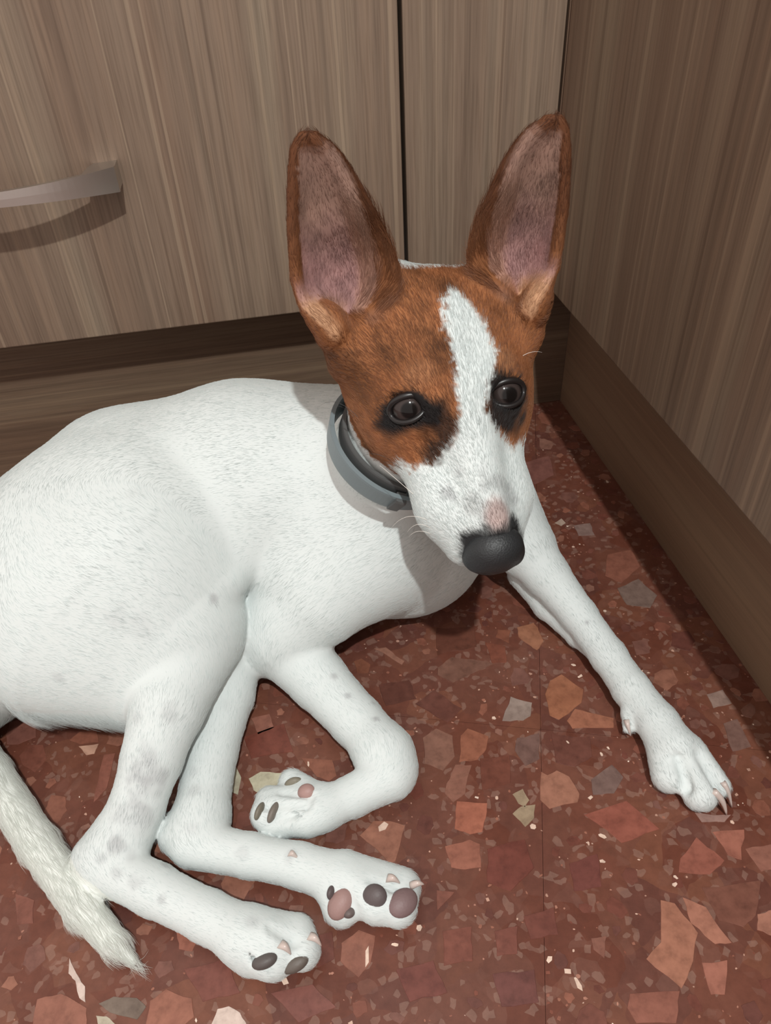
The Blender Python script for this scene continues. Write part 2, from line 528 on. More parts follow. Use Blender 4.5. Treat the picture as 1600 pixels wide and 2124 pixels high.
for (px, py), dirv in (((843, 848), nrm((-0.50, 0.42, 0.74))), ((1059, 815), nrm((0.40, 0.42, 0.80)))):
    vc = nrm(HR.T @ (EYE - HT))
    EYES.append((face_at(px, py), nrm(0.45 * dirv + 0.55 * vc)))
SEGS.append((hl(0, 0.09, -0.02), hl(0, -0.07, -0.01), 0.035, 'head'))
SEGS.append((hl(0, 0.06, -0.05), hl(0, -0.06, -0.06), 0.03, 'head'))

# ears: curved leaf-shaped shells
EAR_PTS = []
def ear(rows, s_base, s_tip, side):
    rows = np.array(rows, float)
    vy = np.linspace(rows[0, 0], rows[-1, 0], 110)
    le = np.interp(vy, rows[:, 0], rows[:, 1]); re = np.interp(vy, rows[:, 0], rows[:, 2])
    ker = np.ones(9) / 9
    le = np.convolve(np.pad(le, 4, mode='edge'), ker, 'valid'); re = np.convolve(np.pad(re, 4, mode='edge'), ker, 'valid')
    U = np.linspace(-1, 1, 61)
    P, UV = [], []
    for y, l, r, v in zip(vy, le, re, np.linspace(0, 1, 110)):     # v: 0 tip .. 1 base
        for u in U:
            px = l + (r - l) * (u + 1) / 2
            um = u * side                                           # +1 = edge towards the middle of the head
            deep = 0.014 * math.sin(min(v, 0.75) / 0.75 * math.pi / 2) * (1 - abs(u) ** 2.2) + 0.022 * max(0, v - 0.45) * (1 - abs(u) ** 2.5)
            u0 = 0.72 - 0.30 * v
            roll = min(1, v * 5) * 0.012 * max(0, (um - u0) / (1 - u0)) ** 1.6
            s = s_tip + (s_base - s_tip) * v + deep + roll
            P.append(at_depth(px, y, s)); UV.append((um, v))
    P = np.array(P); UV = np.array(UV)
    EAR_PTS.append((P, UV, side))
    sl, X, Y, Z = HD.win(P.min(0), P.max(0), 0.008)
    sh = np.broadcast_shapes(X.shape, Y.shape, Z.shape)
    G = np.stack([np.broadcast_to(a, sh) for a in (X, Y, Z)], -1).reshape(-1, 3)
    # distance to the sheet by binning the samples and growing outwards
    d = np.full(sh, 0.03, np.float32)
    ijk = np.floor((P - np.array([X.ravel()[0], Y.ravel()[0], Z.ravel()[0]])) / RES + 0.5).astype(int)
    R_ = 5
    off = np.array([(i, j, k) for i in range(-R_, R_ + 1) for j in range(-R_, R_ + 1) for k in range(-R_, R_ + 1) if i * i + j * j + k * k <= R_ * R_])
    base = np.array([X.ravel()[0], Y.ravel()[0], Z.ravel()[0]])
    for o in off:
        q = ijk + o
        ok = np.all((q >= 0) & (q < np.array(sh)), 1)
        qq = q[ok]
        dist = np.linalg.norm(base + qq * RES - P[ok], axis=1).astype(np.float32)
        np.minimum.at(d, tuple(qq.T), dist)
    HD.put(sl, d - 0.0026, 0.006)

for px, py, s_, r_ in ((712, 615, 0.350, 0.0185), (725, 650, 0.356, 0.0120), (1082, 585, 0.362, 0.0170), (1085, 612, 0.366, 0.0120)):
    HD.ell(at_depth(px, py, s_ * HK), np.array((r_, r_, r_)) * HK, None, 0.006, True)
ear([(284, 634, 646), (292, 620, 664), (310, 613, 690), (345, 609, 716), (400, 607, 748), (450, 606, 776), (500, 608, 800), (545, 611, 818), (590, 615, 822), (640, 632, 800), (690, 690, 775)], 0.362 * HK, 0.322 * HK, 1)
ear([(250, 1146, 1158), (258, 1122, 1167), (280, 1092, 1172), (320, 1062, 1174), (370, 1036, 1172), (420, 1014, 1170), (470, 992, 1164), (520, 978, 1156), (560, 980, 1150), (600, 1010, 1130), (640, 1050, 1108)], 0.376 * HK, 0.333 * HK, -1)

# cupped bases where the ears join the head
for px, py, s_, r_ in ((800, 590, 0.386, 0.0110), (1012, 590, 0.399, 0.0110)):
    HD.ell(at_depth(px, py, s_ * HK), np.array((r_, r_, r_)) * HK, None, 0.014)
HD.rc(at_depth(685, 668, 0.3665 * HK), at_depth(722, 745, 0.376 * HK), 0.0072, 0.0095, 0.012)
HD.rc(at_depth(1112, 628, 0.380 * HK), at_depth(1092, 690, 0.392 * HK), 0.0052, 0.0076, 0.012)
# toes, pads and claws are added to each foot
TOES = []
def toe(fld, a, b, ra, rb, k=0.004): fld.rc(a, b, ra, rb, k)
# left fore paw, flat on the floor
for p0, p1, r0, r1 in (((1372, 1528), (1388, 1608), 0.0094, 0.0094), ((1412, 1545), (1452, 1645), 0.0088, 0.0094), ((1436, 1555), (1492, 1630), 0.0074, 0.0062)):
    toe(LF, A(*p0, 0.014), A(*p1, 0.0095), r0, r1, 0.003)
LF.rc(A(1406, 1570, 0.0205), A(1430, 1636, 0.0135), 0.0015, 0.0024, 0.004, None, True)
LF.rc(A(1450, 1568, 0.0205), A(1488, 1640, 0.0135), 0.0014, 0.0022, 0.004, None, True)
LF.rc(A(1306, 1480, 0.013), A(1303, 1512, 0.0095), 0.0050, 0.0030, 0.004)
# right fore paw, folded back
for p0, p1, r0, r1, z1 in (((660, 1688), (580, 1706), 0.0085, 0.0085, 0.010), ((655, 1678), (553, 1690), 0.0085, 0.0085, 0.014), ((655, 1668), (560, 1662), 0.0080, 0.0080, 0.012), ((660, 1655), (605, 1622), 0.0075, 0.0072, 0.010)):
    toe(RF, A(*p0, 0.015), A(*p1, z1), r0, r1)
# right hind paw
for p0, p1, r0, r1, z1 in (((520, 1925), (615, 1935), 0.0090, 0.0085, 0.012), ((520, 1940), (625, 1970), 0.0090, 0.0090, 0.012), ((510, 1950), (565, 1985), 0.0095, 0.0100, 0.013), ((490, 1950), (520, 1985), 0.0085, 0.0080, 0.009)):
    toe(RH, A(*p0, 0.014), A(*p1, z1), r0, r1)
# left hind paw
for p0, p1, r0, r1, z1 in (((720, 1810), (835, 1840), 0.0100, 0.0090, 0.011), ((720, 1830), (825, 1880), 0.0100, 0.0095, 0.012), ((710, 1830), (780, 1870), 0.0100, 0.0100, 0.015), ((690, 1830), (708, 1880), 0.0090, 0.0095, 0.010)):
    toe(LH, A(*p0, 0.013), A(*p1, z1), r0, r1)

D = T
HEADD, BODYD = HD.d.copy(), T.d.copy()
D.join(HD, 0.010)
for f_, a_, b_, za, zb in ((RH, (560, 1925), (612, 1958), .026, .020), (RH, (535, 1955), (590, 1978), .0265, .0255), (RH, (505, 1955), (530, 1985), .022, .020),
                          (LH, (765, 1825), (830, 1858), .024, .018), (LH, (742, 1850), (800, 1880), .024, .024), (LH, (715, 1835), (735, 1885), .024, .020),
                          (RF, (640, 1684), (562, 1702), .022, .019), (RF, (645, 1668), (552, 1676), .024, .021), (RF, (650, 1655), (585, 1645), .024, .020)):
    f_.rc(A(*a_, za), A(*b_, zb), 0.0010, 0.0016, 0.003, None, True)
D.join(RH, 0.040, hipR, 0.055)
D.join(LH, 0.012, A(470, 1330, 0.03), 0.02)
D.join(RF, 0.030, A(740, 1110, 0.08), 0.045)
D.join(LF, 0.020, shL, 0.045)
D.join(TAIL, 0.020, np.array([-0.47, -0.215, 0.05]), 0.04)
# flat where it lies on the floor
Zg = AX[2][None, None, :]
D.d = np.maximum(D.d, 0.0006 - Zg)
# eye openings
for surf, dirv in EYES:
    sx = 1 if surf[0] > 0 else -1
    e1 = nrm(np.cross(dirv, (0, 0, 1))); e2 = np.cross(e1, dirv)
    Rl = np.stack([e1, e2, dirv], 1)
    D.ell(hl(*(surf + dirv * 0.001 + np.array([0, 0.0008, 0]))), np.array((0.0124, 0.0078, 0.0095)) * HS, HR @ Rl, 0.003, True)
dv, dq = net(D.d, LO, RES)
print('dog verts', len(dv))

dog = empty('dog', (-0.24, -0.2, 0.0))
tag(dog, 'white and tan dog with big upright ears lying on the red terrazzo floor', 'dog')
# ---- coat colours (the colours of the hair itself)
from mathutils.bvhtree import BVHTree
BV = BVHTree.FromPolygons([Vector(p) for p in dv], [tuple(q) for q in dq.tolist()])
def hit(px, py):
    """point and normal of the dog's surface along a line of sight"""
    d = Vector(ray(px, py)).normalized()
    loc, nor, _, _ = BV.ray_cast(Vector(EYE), d)
    return (None, None) if loc is None else (np.array(loc), np.array(nor))

WHITE = np.array([0.635, 0.680, 0.675])
TAN = np.array([0.265, 0.105, 0.043])
TAN_LIGHT = np.array([0.40, 0.205, 0.105])
TAN_DARK = np.array([0.120, 0.045, 0.020])
BLACK = np.array([0.012, 0.010, 0.010])
PINK = np.array([0.37, 0.215, 0.205])
EARGREY = np.array([0.245, 0.148, 0.115])

def smooth(x, a, b):
    t = np.clip((x - a) / (b - a), 0, 1)
    return t * t * (3 - 2 * t)

_rng = np.random.default_rng(5)
_K = _rng.normal(size=(24, 3)); _PH = _rng.uniform(0, 6.28, 24)
def noise(P, freq):
    """cheap smooth noise in about -1..1"""
    v = np.zeros(len(P))
    for k, ph in zip(_K, _PH): v += np.sin(P @ (k * freq) + ph)
    return v / 4.9

def head_poly(pix, z=-0.012):
    """a marking's outline, laid out on the plane of the forehead"""
    out = []
    for px, py in pix:
        p, n = hit(px, py)
        if p is None:
            p = at_depth(px, py, 0.40)
        out.append(to_head(p)[:2])
    return np.array(out)

def inside(poly, Q):
    """signed distance to a polygon, negative inside"""
    a = poly; b = np.roll(poly, -1, 0)
    d = np.full(len(Q), 1e9); c = np.zeros(len(Q), bool)
    for p, q in zip(a, b):
        e = q - p; w_ = Q - p
        t = np.clip((w_ @ e) / (e @ e + 1e-15), 0, 1)
        d = np.minimum(d, ((w_ - t[:, None] * e) ** 2).sum(1))
        if p[1] != q[1]:
            cr = ((p[1] > Q[:, 1]) != (q[1] > Q[:, 1])) & (Q[:, 0] < (q[0] - p[0]) * (Q[:, 1] - p[1]) / (q[1] - p[1]) + p[0])
            c ^= cr
    return np.where(c, -1, 1) * np.sqrt(d)

BLAZE = head_poly([(938, 600), (917, 622), (925, 680), (940, 730), (945, 790), (950, 830), (957, 870), (955, 900), (935, 935), (985, 1000), (1058, 935), (1045, 915), (1022, 890), (1010, 850), (1013, 805), (1028, 770), (1030, 735), (1014, 690), (990, 650), (958, 615)])
TANLOW = head_poly([(955, 895), (940, 925), (915, 950), (885, 972), (855, 975), (830, 962)])
EYE_H = [to_head(np.array(hl(*s_))) for s_, _ in EYES]
ep = {k: to_head(hit(*v)[0]) for k, v in dict(r0=(905, 865), r1=(930, 900), r2=(905, 950), l0=(1030, 870), l1=(1022, 840)).items()}

SPOTS = []
for px, py, r, a in ((310, 1600, 0.010, .45), (300, 1640, 0.010, .5), (270, 1690, 0.012, .45), (325, 1610, 0.006, .5), (305, 1560, 0.006, .4), (355, 1480, 0.006, .45), (285, 1490, 0.004, .35), (240, 1760, 0.006, .4), (213, 1780, 0.0035, .45),
                     (237, 1755, 0.005, .4), (242, 1812, 0.0035, .5), (280, 1835, 0.004, .5), (340, 1793, 0.003, .5), (334, 1866, 0.0025, .5), (272, 1780, 0.004, .4), (400, 1640, 0.004, .4), (395, 1720, 0.004, .3), (400, 1600, 0.004, .3), (500, 1770, 0.004, .3),
                     (445, 1243, 0.003, .55), (245, 1285, 0.008, .22), (290, 1300, 0.009, .18), (150, 1165, 0.004, .25), (120, 1405, 0.004, .4), (280, 1020, 0.006, .2), (693, 1403, 0.003, .6), (722, 1443, 0.0022, .6), (745, 1432, 0.002, .6), (775, 1458, 0.002, .5), (778, 1490, 0.0025, .7),
                     (1218, 1290, 0.002, .7), (932, 1022, 0.0045, .75), (1005, 975, 0.004, .3), (955, 985, 0.003, .3), (1070, 1040, 0.003, .35), (1060, 1010, 0.003, .25), (600, 1778, 0.004, .5), (470, 1460, 0.005, .15), (525, 1915, 0.004, .5)):
    p, n = hit(px, py)
    if p is not None: SPOTS.append((p, r * 1.15, a * (0.62 if r > 0.003 else 0.9)))

EP = [np.array([e[0] for e in EAR_PTS]), ]
def ear_lookup(P):
    """for each point near an ear: across/along parameters and side (+1 inner face)"""
    res = []
    for E_, UV, side in EAR_PTS:
        lo, hi = E_.min(0) - 0.006, E_.max(0) + 0.006
        m = np.where(np.all((P > lo) & (P < hi), 1))[0]
        if len(m) == 0: continue
        grid = E_.reshape(110, 61, 3)
        sub = grid[::3, ::3].reshape(-1, 3); suv = UV.reshape(110, 61, 2)[::3, ::3].reshape(-1, 2)
        # sheet normals, facing the opening of the ear
        gu = np.gradient(grid, axis=1)[::3, ::3].reshape(-1, 3); gv = np.gradient(grid, axis=0)[::3, ::3].reshape(-1, 3)
        nn = np.cross(gu, gv); nn /= np.linalg.norm(nn, axis=1)[:, None] + 1e-12
        if np.mean(nn @ (EYE - E_.mean(0))) < 0: nn = -nn
        best = np.zeros(len(m), int); dd = np.zeros(len(m))
        for i in range(0, len(m), 4000):
            q = P[m[i:i + 4000]]
            D2 = ((q[:, None, :] - sub[None]) ** 2).sum(-1)
            b = D2.argmin(1); best[i:i + 4000] = b; dd[i:i + 4000] = np.sqrt(D2[np.arange(len(b)), b])
        face = ((P[m] - sub[best]) * nn[best]).sum(1)
        gd = gv[best] / (np.linalg.norm(gv[best], axis=1)[:, None] + 1e-12)
        res.append((m, suv[best], face, dd, -gd))
    return res

def TAIL_D(P):
    d = np.full(len(P), 1.0)
    for (p, q, r, reg) in SEGS:
        if reg != 'tail': continue
        ab = q - p; t = np.clip(((P - p) @ ab) / (ab @ ab), 0, 1)
        d = np.minimum(d, np.linalg.norm(P - p - t[:, None] * ab, axis=1) - r)
    return d

def coat(P):
    col = np.tile(WHITE, (len(P), 1)).astype(float)
    h = to_head(P)
    fray = 0.0016 * noise(P, 900) + 0.0008 * noise(P, 2300)
    n1 = noise(P, 160); n2 = noise(P, 420)
    # spots of pigment showing through the white coat
    for c, r, a in SPOTS:
        d = np.linalg.norm(P - c, axis=1) + r * 0.25 * n2
        k = a * (1 - smooth(d, 0.25 * r, r))
        col = col * (1 - k[:, None]) + np.array([0.30, 0.30, 0.31]) * k[:, None]
    col[(TAIL_D(P) < 0.005)] = (0.74, 0.765, 0.73)
    # muzzle: pinkish skin, grey shading near the nose
    ii = np.clip(np.round((P - LO) / RES).astype(int), 0, DIM - 1)
    hd_, bd_ = HEADD[tuple(ii.T)], BODYD[tuple(ii.T)]
    inh = (h[:, 1] > -0.098) & (np.abs(h[:, 0]) < 0.105) & (h[:, 2] > -0.098) & (h[:, 2] < 0.03) & (hd_ < bd_ + 0.001)
    k = (1 - smooth(np.hypot((h[:, 0] - 0.001) / 0.009, (h[:, 1] - 0.0745) / 0.013), 0.5, 1.2)) * inh * (h[:, 2] > -0.03)
    col = col * (1 - 0.8 * k[:, None]) + np.array([0.52, 0.36, 0.33]) * 0.8 * k[:, None]
    d = np.abs(np.hypot(h[:, 0] / 0.0105, (h[:, 1] - 0.064) / 0.011) - 0.95) + 0.25 * n2
    k = (1 - smooth(d, 0.1, 0.55)) * inh * (h[:, 2] > -0.028) * (h[:, 1] < 0.075) * 0.30
    col = col * (1 - k[:, None]) + np.array([0.10, 0.09, 0.09]) * k[:, None]
    d = np.linalg.norm((h - np.array([0, 0.086, -0.027])) / np.array([0.0195, 0.0145, 0.017]), axis=1) + 0.10 * n2
    k = (1 - smooth(d, 0.92, 1.25)) * inh
    col = col * (1 - k[:, None]) + np.array([0.02, 0.02, 0.021]) * k[:, None]
    # tan mask of the head
    low = np.interp(h[:, 0], TANLOW[::-1, 0] if TANLOW[0, 0] > TANLOW[-1, 0] else TANLOW[:, 0], TANLOW[::-1, 1] if TANLOW[0, 0] > TANLOW[-1, 0] else TANLOW[:, 1])
    rightlow = 0.034 - 0.25 * np.clip(h[:, 0] - 0.02, 0, 1)
    low = np.where(h[:, 0] > 0.012, rightlow, low)
    b = inside(BLAZE, h[:, :2]) + fray
    t = smooth(b, -0.0008, 0.0012) * (1 - smooth(h[:, 1] + fray * 1.5, low - 0.0015, low + 0.0015))
    t = t * smooth(h[:, 1] + 0.6 * fray, -0.088 + 0.0, -0.085) * smooth(h[:, 2], -0.095, -0.085) * inh
    tan = TAN * (1 + 0.22 * n1 + 0.12 * n2)[:, None]
    light = smooth(-h[:, 2] - 0.25 * np.abs(h[:, 1] + 0.02), 0.012, 0.045)[:, None] * 0.35
    tan = tan * (1 - light) + TAN_LIGHT * light
    brow = (1 - smooth(np.hypot(np.abs(h[:, 0]) - 0.026, (h[:, 1] + 0.016) * 1.2), 0.004, 0.013))[:, None] * 0.35
    tan = tan * (1 - brow) + TAN_LIGHT * brow
    # smudged black round the eyes and down the cheek
    for i, e in enumerate(EYE_H):
        q = h - e
        sx = -1 if i == 0 else 1
        dx = q[:, 0] * sx; dy = q[:, 1]
        d = np.hypot(dx / 0.0142, (dy - 0.0012 - 0.25 * np.clip(-dx, 0, 1)) / 0.0104) + 0.12 * n2
        k = 1 - smooth(d, 0.75, 1.25)
        if i == 0:
            a_, b_ = ep['r0'][:2], ep['r1'][:2]
            for (a2, b2, r2, s2) in ((e[:2], ep['r0'][:2], 0.008, 1.0), (ep['r0'][:2], ep['r1'][:2], 0.010, 0.75), (ep['r1'][:2], ep['r2'][:2], 0.010, 0.8)):
                w_ = b2 - a2; tt = np.clip(((h[:, :2] - a2) @ w_) / (w_ @ w_), 0, 1)
                dd = np.linalg.norm(h[:, :2] - a2 - tt[:, None] * w_, axis=1) / r2 + 0.15 * n2
                k = np.maximum(k, s2 * (1 - smooth(dd, 0.35, 1.15)))
        else:
            d2 = np.hypot((dx + 0.004) / 0.017, (dy - 0.006) / 0.019) + 0.15 * n2
            k = np.maximum(k, 0.97 * (1 - smooth(d2, 0.65, 1.15)))
        k = (k * inh)[:, None]
        tan = tan * (1 - k) + (BLACK * 1.2) * k
        rim = (1 - smooth(np.linalg.norm(q * np.array([0.85, 1.15, 0.9]), axis=1), 0.0105, 0.0130))[:, None]
        tan = tan * (1 - rim) + BLACK * rim
    col = col * (1 - t[:, None]) + tan * t[:, None]
    # ears
    for m, uv, face, dd, gd in ear_lookup(P):
        u, v = uv[:, 0], uv[:, 1]
        on = smooth(-dd, -0.0075, -0.0045)
        out = TAN_DARK * 0.9 + (TAN * 0.9 - TAN_DARK * 0.9) * smooth(v, 0.35, 0.95)[:, None]
        ins = EARGREY + (PINK - EARGREY) * smooth(v, 0.35, 0.75)[:, None]
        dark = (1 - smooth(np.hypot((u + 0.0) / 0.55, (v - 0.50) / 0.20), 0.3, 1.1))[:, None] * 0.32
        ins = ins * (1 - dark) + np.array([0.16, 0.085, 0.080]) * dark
        fringe = smooth(u, 0.32 - 0.2 * v, 0.62 - 0.2 * v)[:, None] * smooth(v, 0.25, 0.6)[:, None] * 0.6
        ins = ins * (1 - fringe) + np.array([0.36, 0.20, 0.12]) * fringe
        base = (smooth(v, 0.78, 0.90) * smooth(-u, -0.30, 0.45))[:, None]
        ins = ins * (1 - base) + np.array([0.46, 0.26, 0.15]) * base
        ins = ins * (1 + 0.12 * n2[m])[:, None]
        edge = np.maximum(smooth(u, 0.80 - 0.28 * v, 0.92 - 0.28 * v), smooth(-u, 0.88, 0.97) * (1 - smooth(v, 0.7, 0.85))) * (1 - 0.6 * smooth(v, 0.85, 1.0))
        edge = np.maximum(edge, 1 - smooth(v, 0.02, 0.09))
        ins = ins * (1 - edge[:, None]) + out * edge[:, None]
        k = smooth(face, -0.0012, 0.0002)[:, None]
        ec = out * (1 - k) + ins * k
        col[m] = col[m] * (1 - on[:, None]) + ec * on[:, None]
    return np.clip(col, 0.004, 0.9)

# ---- body mesh
SKIN = NT('short_coat')
at_ = SKIN.n('ShaderNodeAttribute', attribute_name='coat')
SKIN.l(at_.outputs['Color'], SKIN.p.inputs['Base Color'])
SKIN.p.inputs['Roughness'].default_value = 0.75
SKIN.p.inputs['Specular IOR Level'].default_value = 0.15
me = bpy.data.meshes.new('body')
me.vertices.add(len(dv)); me.vertices.foreach_set('co', dv.astype(np.float32).ravel())
me.loops.add(dq.size); me.loops.foreach_set('vertex_index', dq.astype(np.int32).ravel())
me.polygons.add(len(dq)); me.polygons.foreach_set('loop_start', np.arange(0, dq.size, 4, dtype=np.int32))
me.update(calc_edges=True)
me.polygons.foreach_set('use_smooth', np.ones(len(dq), bool))
me.materials.append(SKIN.m)
ca = me.attributes.new('coat', 'FLOAT_COLOR', 'POINT')
ca.data.foreach_set('color', np.c_[coat(dv), np.ones(len(dv))].astype(np.float32).ravel())
body = link(bpy.data.objects.new('body', me), dog)
sm = body.modifiers.new('soften', 'SMOOTH'); sm.factor = 0.5; sm.iterations = 2

# ---- eyes
EM = NT('eye_material')
tc_ = EM.n('ShaderNodeTexCoord')
xyz = EM.n('ShaderNodeSeparateXYZ', inp={0: tc_.outputs['Object']})
ang = EM.n('ShaderNodeMath', operation='DIVIDE', inp={0: xyz.outputs[2], 1: 0.0118 * HS}).outputs[0]
EM.l(EM.ramp(ang, [(0.0, (0.02, 0.016, 0.014)), (0.58, (0.010, 0.008, 0.008)), (0.66, (0.022, 0.016, 0.014)), (0.76, (0.036, 0.026, 0.024)), (0.88, (0.040, 0.030, 0.028)), (0.93, (0.007, 0.006, 0.006)), (1.0, (0.005, 0.004, 0.004))]), EM.p.inputs['Base Color'])
EM.p.inputs['Roughness'].default_value = 0.12
EM.p.inputs['Coat Weight'].default_value = 0.12
EM.p.inputs['Specular IOR Level'].default_value = 0.22
EM.p.inputs['Coat Roughness'].default_value = 0.03
import bmesh
for surf, dirv in EYES:
    bm = bmesh.new(); bmesh.ops.create_uvsphere(bm, u_segments=40, v_segments=28, radius=0.0118 * HS)
    m_ = bpy.data.meshes.new('eye'); bm.to_mesh(m_); bm.free(); m_.materials.append(EM.m)
    m_.polygons.foreach_set('use_smooth', [True] * len(m_.polygons))
    e = bpy.data.objects.new('eye', m_); e.location = Vector(hl(*(surf - dirv * 0.0119)))
    gaze = nrm(HR @ (dirv * 0.8 + np.array([0, 0.25, 0.25])))
    e.rotation_euler = Vector(gaze).to_track_quat('Z', 'Y').to_euler()
    link(e, dog)

# ---- dark eyelid rims hugging the eyeballs
LID = simple('eyelid', (0.012, 0.010, 0.010), 0.35)
for surf, dirv in EYES:
    e1 = nrm(np.cross(dirv, (0, 1, 0))); e2 = np.cross(dirv, e1)
    if e2[1] > 0: e2 = -e2                                   # towards the brow
    v, f, N, K = [], [], 48, 8
    for i in range(N):
        a = 2 * math.pi * i / N
        x, y = 0.0104 * math.cos(a), (0.0064 if math.sin(a) > 0 else 0.0070) * math.sin(a)
        z = math.sqrt(max(0.0118 ** 2 - x * x - y * y, 0)) - 0.0119 + 0.0006
        c = surf + e1 * x + e2 * y + dirv * z
        rd = nrm(e1 * math.cos(a) + e2 * math.sin(a))
        r = 0.0016 if math.sin(a) < 0 else 0.0020
        for k in range(K):
            th = 2 * math.pi * k / K
            v.append(hl(*(c + rd * (r * math.cos(th) + 0.0008) + dirv * r * math.sin(th))))
    for i in range(N):
        for k in range(K):
            f.append((i * K + k, i * K + (k + 1) % K, ((i + 1) % N) * K + (k + 1) % K, ((i + 1) % N) * K + k))
    mesh_obj('eyelid', v, f, LID, dog, True)

# ---- nose leather
NF = Field((-0.024, 0.070, -0.058), (0.024, 0.114, -0.002), 0.0007)
NF.ell((0, 0.0900, -0.0315), (0.0188, 0.0150, 0.0190), None, 0.004)
NF.ell((0, 0.0890, -0.0215), (0.0130, 0.0100, 0.0080), None, 0.006)
for sx in (-1, 1):
    NF.ell((sx * 0.0105, 0.0940, -0.0320), (0.0080, 0.0080, 0.0080), None, 0.004)
    NF.rc((sx * 0.0085, 0.1045, -0.0320), (sx * 0.0170, 0.0985, -0.0360), 0.0026, 0.0018, 0.003, None, True)
NF.rc((0, 0.1050, -0.0330), (0, 0.1000, -0.0480), 0.0010, 0.0012, 0.003, None, True)
nv, nq = net(NF.d, NF.lo, NF.res)
nv = nv @ (HR.T * HS) + HT
NM = NT('nose_leather')
g = NM.n('ShaderNodeTexVoronoi', inp={'Vector': NM.n('ShaderNodeTexCoord').outputs['Object'], 'Scale': 1100.0})
bmp = NM.n('ShaderNodeBump', inp={'Height': g.outputs['Distance'], 'Strength': 0.35, 'Distance': 0.0004})
NM.l(bmp.outputs[0], NM.p.inputs['Normal'])
NM.p.inputs['Base Color'].default_value = (0.018, 0.020, 0.022, 1)
NM.p.inputs['Roughness'].default_value = 0.52
nose = mesh_obj('nose', nv, [tuple(q[::-1]) for q in nq.tolist()], NM.m, dog, True)
nose['label'] = 'black leathery nose'
sm2 = nose.modifiers.new('soften', 'SMOOTH'); sm2.factor = 0.5; sm2.iterations = 2

# ---- pads and claws
PADMAT = {}
def pad_mat(c):
    if c not in PADMAT:
        m = NT('paw_pad')
        nz = m.n('ShaderNodeTexNoise', inp={'Vector': m.n('ShaderNodeTexCoord').outputs['Object'], 'Scale': 900.0})
        m.l(m.n('ShaderNodeBump', inp={'Height': nz.outputs['Fac'], 'Strength': 0.3, 'Distance': 0.0004}).outputs[0], m.p.inputs['Normal'])
        m.p.inputs['Base Color'].default_value = (*srgb(*c), 1)
        m.p.inputs['Roughness'].default_value = 0.55
        PADMAT[c] = m.m
    return PADMAT[c]

def pad(px, py, a, b, ang, c, name='paw_pad', lift=0.0):
    p, n = hit(px, py)
    if p is None: return
    mm = float((p - EYE) @ FW) / F_PX
    t = RT * math.cos(math.radians(ang)) + UP * math.sin(math.radians(ang))
    t = nrm(t - n * (t @ n)); b_ = np.cross(n, t)
    bm = bmesh.new(); bmesh.ops.create_uvsphere(bm, u_segments=24, v_segments=14, radius=1)
    h_ = 0.0030
    for v in bm.verts:
        q = v.co.copy()
        v.co = Vector(p + t * q.x * a * mm + b_ * q.y * b * mm * 1.1 + n * (q.z * h_ - 0.0006 + lift - 0.25 * (q.x ** 2 + q.y ** 2) * h_))
    m_ = bpy.data.meshes.new(name); bm.to_mesh(m_); bm.free(); m_.materials.append(pad_mat(c))
    m_.polygons.foreach_set('use_smooth', [True] * len(m_.polygons))
    link(bpy.data.objects.new(name, m_), dog)

GREY = (86, 80, 78)
for a in ((548, 1996, 28, 14, 20, GREY), (612, 2004, 32, 15, 25, (94, 86, 80)),
          (704, 1876, 24, 30, -30, (150, 120, 115)), (686, 1852, 9, 14, -10, (84, 74, 74)), (724, 1894, 15, 11, 10, (96, 84, 82)),
          (776, 1862, 27, 23, 20, (88, 78, 78)), (838, 1872, 34, 24, 35, (120, 98, 98)),
          (567, 1682, 9, 22, -28, (112, 104, 96)), (538, 1680, 8, 18, -28, (112, 106, 94)), (633, 1643, 20, 15, 15, (160, 128, 122)), (606, 1622, 20, 9, 20, (120, 114, 100))):
    pad(*a)
CLAW = NT('claw_horn')
CLAW.p.inputs['Base Color'].default_value = (0.55, 0.46, 0.42, 1)
CLAW.p.inputs['Roughness'].default_value = 0.3
CLAW.p.inputs['Subsurface Weight'].default_value = 0.2
CLAW.p.inputs['Subsurface Radius'].default_value = (0.002, 0.001, 0.0008)
def claw(p0, p1, r, z1=None, z0=None, drop=0.0):
    a, n = hit(*p0) if z0 is None else (A(*p0, z0), np.array([0, 0, 1.0]))
    if a is None: return
    if z1 is None:
        b = at_depth(*p1, float((a - EYE) @ FW) - 0.001)
    else:
        b = A(*p1, z1)
    up = nrm(np.array([0, 0, 1.0]) * 0.6 + n * 0.6)
    v, f, N, K = [], [], 9, 10
    for i in range(N):
        t = i / (N - 1)
        c = a * (1 - t) + b * t + up * 0.0022 * math.sin(math.pi * t)
        d = nrm(b - a); s1 = nrm(np.cross(d, up)); s2 = np.cross(s1, d)
        rr = r * (1 - 0.85 * t ** 1.6)
        for k in range(K):
            th = 2 * math.pi * k / K
            v.append(c + s1 * rr * 0.8 * math.cos(th) + s2 * rr * math.sin(th))
    for i in range(N - 1):
        for k in range(K):
            f.append((i * K + k, i * K + (k + 1) % K, (i + 1) * K + (k + 1) % K, (i + 1) * K + k))
    f.append(tuple(range(K))[::-1]); f.append(tuple((N - 1) * K + k for k in range(K)))
    mesh_obj('claw', v, f, CLAW.m, dog, True)
claw((1480, 1640), (1508, 1690), 0.0022, 0.0015)
claw((1500, 1622), (1519, 1674), 0.0020, 0.0015)
claw((1300, 1492), (1309, 1526), 0.0020)
claw((580, 1958), (604, 1980), 0.0026)
claw((640, 1942), (667, 1962), 0.0024)
claw((803, 1822), (830, 1832), 0.0026)
claw((852, 1838), (880, 1834), 0.0022)
claw((600, 1770), (620, 1782), 0.0022)

